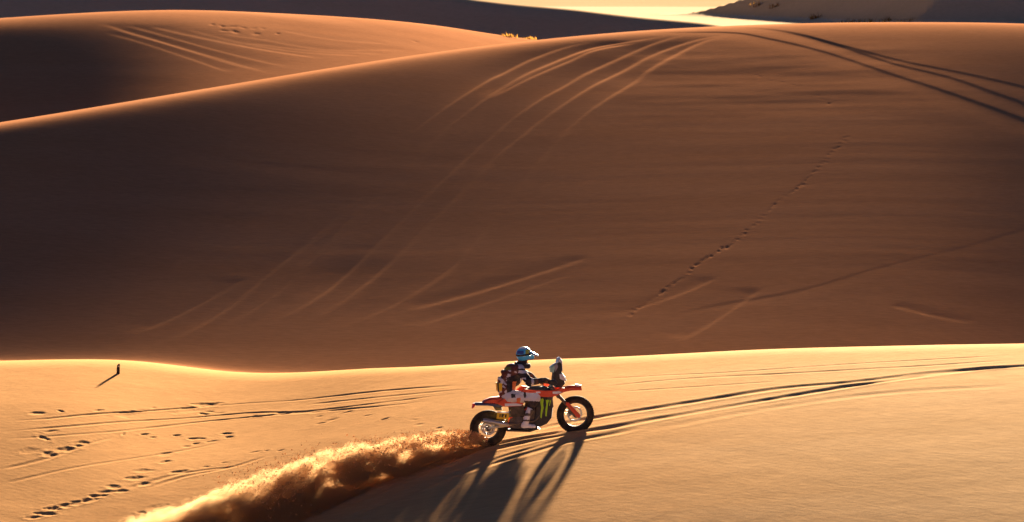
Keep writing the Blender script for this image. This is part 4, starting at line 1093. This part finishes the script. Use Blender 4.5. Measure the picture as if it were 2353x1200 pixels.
# ------------------------------------------------------------------ sand thrown up by the rear wheel
def build_plume():
    zl = placed_ground(-3.58, 57.6)
    ax = Vector((-0.74, -0.67, 0)).normalized()
    o0 = Vector((BX - 0.12, BY - 0.02, zr))
    drop = 0.155                                   # the ground falls this much per metre along the plume
    Lm = 9.5
    # closed hull round the cloud, in local axes: x along the plume, y across, z up
    bm = bmesh.new(); rings = []
    for s in np.linspace(-0.35, Lm, 14):
        sp = max(s, 0.0)
        H = 0.30 + 0.66 * math.sqrt(sp + 0.02); W = 0.30 + 0.20 * sp
        zg = -drop * sp
        rings.append([bm.verts.new((s, y * W, zg + z)) for y, z in ((-1, -0.35), (1, -0.35), (1, H * 0.7), (0.5, H), (-0.5, H), (-1, H * 0.7))])
    for a, b in zip(rings, rings[1:]):
        for k in range(6): bm.faces.new((a[k], a[(k + 1) % 6], b[(k + 1) % 6], b[k]))
    bm.faces.new(rings[0]); bm.faces.new(rings[-1])
    m = bpy.data.materials.new('airborne_sand'); m.use_nodes = True
    nt = m.node_tree; nt.nodes.remove(nt.nodes['Principled BSDF'])
    L = nt.links.new
    def mth(op, a, b=None, c=None, clamp=False):
        n = nt.nodes.new('ShaderNodeMath'); n.operation = op; n.use_clamp = clamp
        for i, v in enumerate((a, b, c)):
            if v is None: continue
            if isinstance(v, (int, float)): n.inputs[i].default_value = v
            else: L(v, n.inputs[i])
        return n.outputs[0]
    tc = nd(nt, 'ShaderNodeTexCoord'); sx = nd(nt, 'ShaderNodeSeparateXYZ'); L(tc.outputs['Object'], sx.inputs[0])
    # filaments thrown back and up: noise stretched along the throw
    mp = nd(nt, 'ShaderNodeMapping'); mp.inputs['Rotation'].default_value = (0, R(-22), 0); mp.inputs['Scale'].default_value = (1.1, 2.6, 3.2)
    L(tc.outputs['Object'], mp.inputs['Vector'])
    n1 = nd(nt, 'ShaderNodeTexNoise', Scale=1.5, Detail=6.0, Roughness=0.62); L(mp.outputs[0], n1.inputs['Vector'])
    mp2 = nd(nt, 'ShaderNodeMapping'); mp2.inputs['Scale'].default_value = (1.6, 2.0, 2.2); L(tc.outputs['Object'], mp2.inputs['Vector'])
    n2 = nd(nt, 'ShaderNodeTexNoise', Scale=2.9, Detail=8.0, Roughness=0.76); L(mp2.outputs[0], n2.inputs['Vector'])
    s = mth('MAXIMUM', sx.outputs['X'], 0.0)
    zg = mth('MULTIPLY', s, -drop)
    h = mth('SUBTRACT', sx.outputs['Z'], zg)
    ragged = mth('MULTIPLY_ADD', n2.outputs['Fac'], 1.1, -0.55)
    Hh = mth('MULTIPLY_ADD', mth('SQRT', mth('MINIMUM', mth('ADD', s, 0.02), 3.6)), 0.44, 0.05)
    Hh = mth('MULTIPLY', Hh, mth('ADD', 1.0, mth('MULTIPLY', ragged, 0.9)))
    W = mth('MULTIPLY_ADD', s, 0.12, 0.12)
    top = mth('SUBTRACT', 1.0, mth('DIVIDE', h, Hh))                     # 1 at the ground, 0 at the ragged top
    top = mth('MULTIPLY', top, 3.0, clamp=True)
    W = mth('MULTIPLY', W, mth('MAXIMUM', mth('SUBTRACT', 1.25, mth('DIVIDE', h, Hh)), 0.1))     # a ridge, narrow at the top
    q = mth('DIVIDE', mth('ADD', sx.outputs['Y'], mth('MULTIPLY', mth('SUBTRACT', n1.outputs['Fac'], 0.5), 0.5)), W)
    lat = mth('MULTIPLY', mth('SUBTRACT', 1.0, mth('MULTIPLY', q, q)), 2.5, clamp=True)
    fil = mth('MULTIPLY', mth('SUBTRACT', n1.outputs['Fac'], 0.42), 9.0, clamp=True)
    thin = mth('DIVIDE', 60.0, mth('MULTIPLY_ADD', s, 0.55, 1.0))
    front = mth('MULTIPLY', mth('ADD', sx.outputs['X'], 0.25), 5.0, clamp=True)
    tail = mth('MULTIPLY', mth('SUBTRACT', Lm, sx.outputs['X']), 0.4, clamp=True)
    den = mth('MULTIPLY', mth('MULTIPLY', mth('MULTIPLY', mth('MULTIPLY', mth('MULTIPLY', top, lat), fil), thin), front), tail)
    pv = nd(nt, 'ShaderNodeVolumePrincipled')
    pv.inputs['Color'].default_value = (0.58, 0.36, 0.18, 1)
    pv.inputs['Anisotropy'].default_value = 0.2
    L(den, pv.inputs['Density'])
    L(pv.outputs[0], nt.nodes['Material Output'].inputs['Volume'])
    try: m.cycles.volume_step_rate = 0.35
    except Exception: pass
    o = from_bm('dust_plume', bm, m)
    o['kind'] = 'stuff'; o['label'] = 'cloud of sand thrown up behind the rear wheel'; o['category'] = 'dust'
    o.matrix_world = Matrix.Translation(o0) @ Matrix.Rotation(math.atan2(ax.y, ax.x), 4, 'Z')
    # the coarser grains and clods in it
    rng = random.Random(11)
    bm = bmesh.new()
    for k in range(22000):
        s = rng.random()**1.4 * 5.5
        H = 0.05 + 0.45 * math.sqrt(min(s, 3.6) + 0.02)
        f = 1 - abs(rng.gauss(0, 0.22)) if rng.random() < 0.75 else rng.random()
        z = -drop * s + H * max(0.02, f) * rng.uniform(0.8, 1.12)
        y = rng.gauss(0, 0.06 + 0.075 * s)
        r = 0.005 + 0.018 * rng.random()**4
        c = Vector((s, y, z))
        v = [bm.verts.new(c + Vector((rng.gauss(0, 1), rng.gauss(0, 1), rng.gauss(0, 1))).normalized() * r) for _ in range(4)]
        for t in ((0, 1, 2), (0, 3, 1), (1, 3, 2), (2, 3, 0)): bm.faces.new([v[i] for i in t])
    g = from_bm('sand_spray', bm, SAND_PALE)
    g['kind'] = 'stuff'; g['label'] = 'flying grains and clods of sand behind the rear wheel'; g['category'] = 'sand'
    g.matrix_world = o.matrix_world

build_plume()

# ------------------------------------------------------------------ marker stake by the left crest
def build_stake():
    x, y = -8.36, 72.5
    root = bpy.data.objects.new('marker_stake', None); COL.objects.link(root)
    root.location = (x, y, placed_ground(x, y) - 0.03); root.rotation_euler = (R(2), R(3), 0.4)
    root['label'] = 'small dark marker stake standing alone in the sand near the left crest'; root['category'] = 'stake'
    wood = paint('dark_weathered_wood', (0.03, 0.022, 0.018), 0.85, 0.15, spec=0.2)
    bm = bmesh.new()
    sec = [(-1, -0.8), (-0.6, -1), (0.7, -1), (1, -0.5), (0.9, 0.8), (0.3, 1), (-0.8, 0.9)]
    rings = []
    for z, w, dx in ((0, 0.036, 0), (0.07, 0.034, 0.002), (0.15, 0.032, -0.001), (0.215, 0.030, 0.002), (0.235, 0.022, 0.003)):
        rings.append([bm.verts.new((dx + a * w, b * w * 0.8, z + (0.012 * a if z > 0.2 else 0))) for a, b in sec])
    n = len(sec)
    for a, b in zip(rings, rings[1:]):
        for k in range(n): bm.faces.new((a[k], a[(k + 1) % n], b[(k + 1) % n], b[k]))
    bm.faces.new(rings[0]); bm.faces.new(rings[-1])
    from_bm('post', bm, wood, root, flat_angle=30)
    bm = bmesh.new()
    add_lathe(bm, [(0.028, -0.014), (0.031, -0.010), (0.031, 0.010), (0.028, 0.014)], (0, 0, 0), 14)
    bmesh.ops.transform(bm, matrix=Matrix.Translation((0.002, 0, 0.195)) @ Matrix.Rotation(R(90), 4, 'X'), verts=bm.verts)
    from_bm('band', bm, paint('pale_tape', (0.5, 0.42, 0.33), 0.7, 0.2), root)
build_stake()

# ------------------------------------------------------------------ dry grass tufts among the far dunes
def grass_material():
    m, nt, b = new_mat('dry_grass')
    nt.nodes.remove(b); L = nt.links.new
    oi = nd(nt, 'ShaderNodeTexCoord'); n = nd(nt, 'ShaderNodeTexNoise', Scale=6.0); L(oi.outputs['Object'], n.inputs['Vector'])
    r = nd(nt, 'ShaderNodeValToRGB'); r.color_ramp.elements[0].color = (0.20, 0.085, 0.015, 1); r.color_ramp.elements[1].color = (0.34, 0.17, 0.03, 1)
    L(n.outputs['Fac'], r.inputs['Fac'])
    d = nd(nt, 'ShaderNodeBsdfDiffuse'); t = nd(nt, 'ShaderNodeBsdfTranslucent'); mx = nd(nt, 'ShaderNodeMixShader', Fac=0.55)
    L(r.outputs[0], d.inputs['Color']); L(r.outputs[0], t.inputs['Color'])
    L(d.outputs[0], mx.inputs[1]); L(t.outputs[0], mx.inputs[2]); L(mx.outputs[0], nt.nodes['Material Output'].inputs['Surface'])
    return m
GRASS = grass_material()
def grass_tuft(x, y, height, spread, n, seed, label):
    rng = random.Random(seed); bm = bmesh.new()
    for _ in range(n):
        a = rng.uniform(0, 2 * math.pi); rr = spread * math.sqrt(rng.random()) * 0.6
        bx, by = rr * math.cos(a) * 1.6, rr * math.sin(a)
        h = height * rng.uniform(0.25, 1.1) * (1.15 - 0.6 * min(1, rr / spread / 0.6)); ln = rng.uniform(0.1, 0.75); d = a + rng.gauss(0, 0.7)
        w = 0.014
        side = Vector((-math.sin(d), math.cos(d), 0)) * w
        pts = [Vector((bx, by, -0.15)), Vector((bx + ln * h * 0.25 * math.cos(d), by + ln * h * 0.25 * math.sin(d), h * 0.55)),
               Vector((bx + ln * h * math.cos(d), by + ln * h * math.sin(d), h * rng.uniform(0.75, 1.0)))]
        v = [bm.verts.new(pts[0] - side), bm.verts.new(pts[0] + side), bm.verts.new(pts[1] + side * 0.8), bm.verts.new(pts[1] - side * 0.8), bm.verts.new(pts[2])]
        bm.faces.new(v[:4]); bm.faces.new((v[3], v[2], v[4]))
    root = bpy.data.objects.new('grass_tuft', None); COL.objects.link(root)
    root.location = (x, y, placed_ground(x, y))
    root['label'] = label; root['category'] = 'grass'; root['group'] = 'dry grass tufts among the far dunes'
    from_bm('blades', bm, GRASS, root)['kind'] = 'stuff'
    bm = bmesh.new()
    for k in range(9):
        a = k * 0.7; add_tube(bm, [(0.05 * math.cos(a), 0.05 * math.sin(a), -0.1), (0.10 * math.cos(a), 0.10 * math.sin(a), height * 0.25)], [0.02, 0.008], 5)
    from_bm('stalks', bm, GRASS, root)['kind'] = 'stuff'
TUFTS = [
    (-0.15, 144.0, 0.22, 0.45, 60, 'low orange grass tuft where the second dune meets the tall crest, left of two'),
    (0.72, 144.9, 0.18, 0.42, 50, 'low orange grass tuft where the second dune meets the tall crest, right of two'),
    (17.0, 238.6, 0.45, 0.8, 60, 'dry grass tuft at the top edge of the picture, beside the bright far sand'),
    (17.9, 235.6, 0.40, 0.6, 50, 'dry grass tuft just below the one at the top edge, beside bright far sand'),
    (19.8, 225.9, 0.55, 0.5, 60, 'lone dry grass tuft midway down the right edge of the bright far sand'),
    (21.4, 218.8, 0.40, 0.9, 60, 'grass tuft where the far dark slope meets the tall dune crest, leftmost of four'),
    (22.4, 216.8, 0.45, 0.9, 60, 'grass tuft where the far dark slope meets the tall dune crest, second of four'),
    (23.5, 215.6, 0.35, 0.9, 60, 'grass tuft where the far dark slope meets the tall dune crest, third of four'),
    (24.5, 213.0, 0.30, 0.9, 60, 'grass tuft where the far dark slope meets the tall dune crest, rightmost of four')]
for k, t in enumerate(TUFTS):
    grass_tuft(*t[:5], 30 + k, t[5])
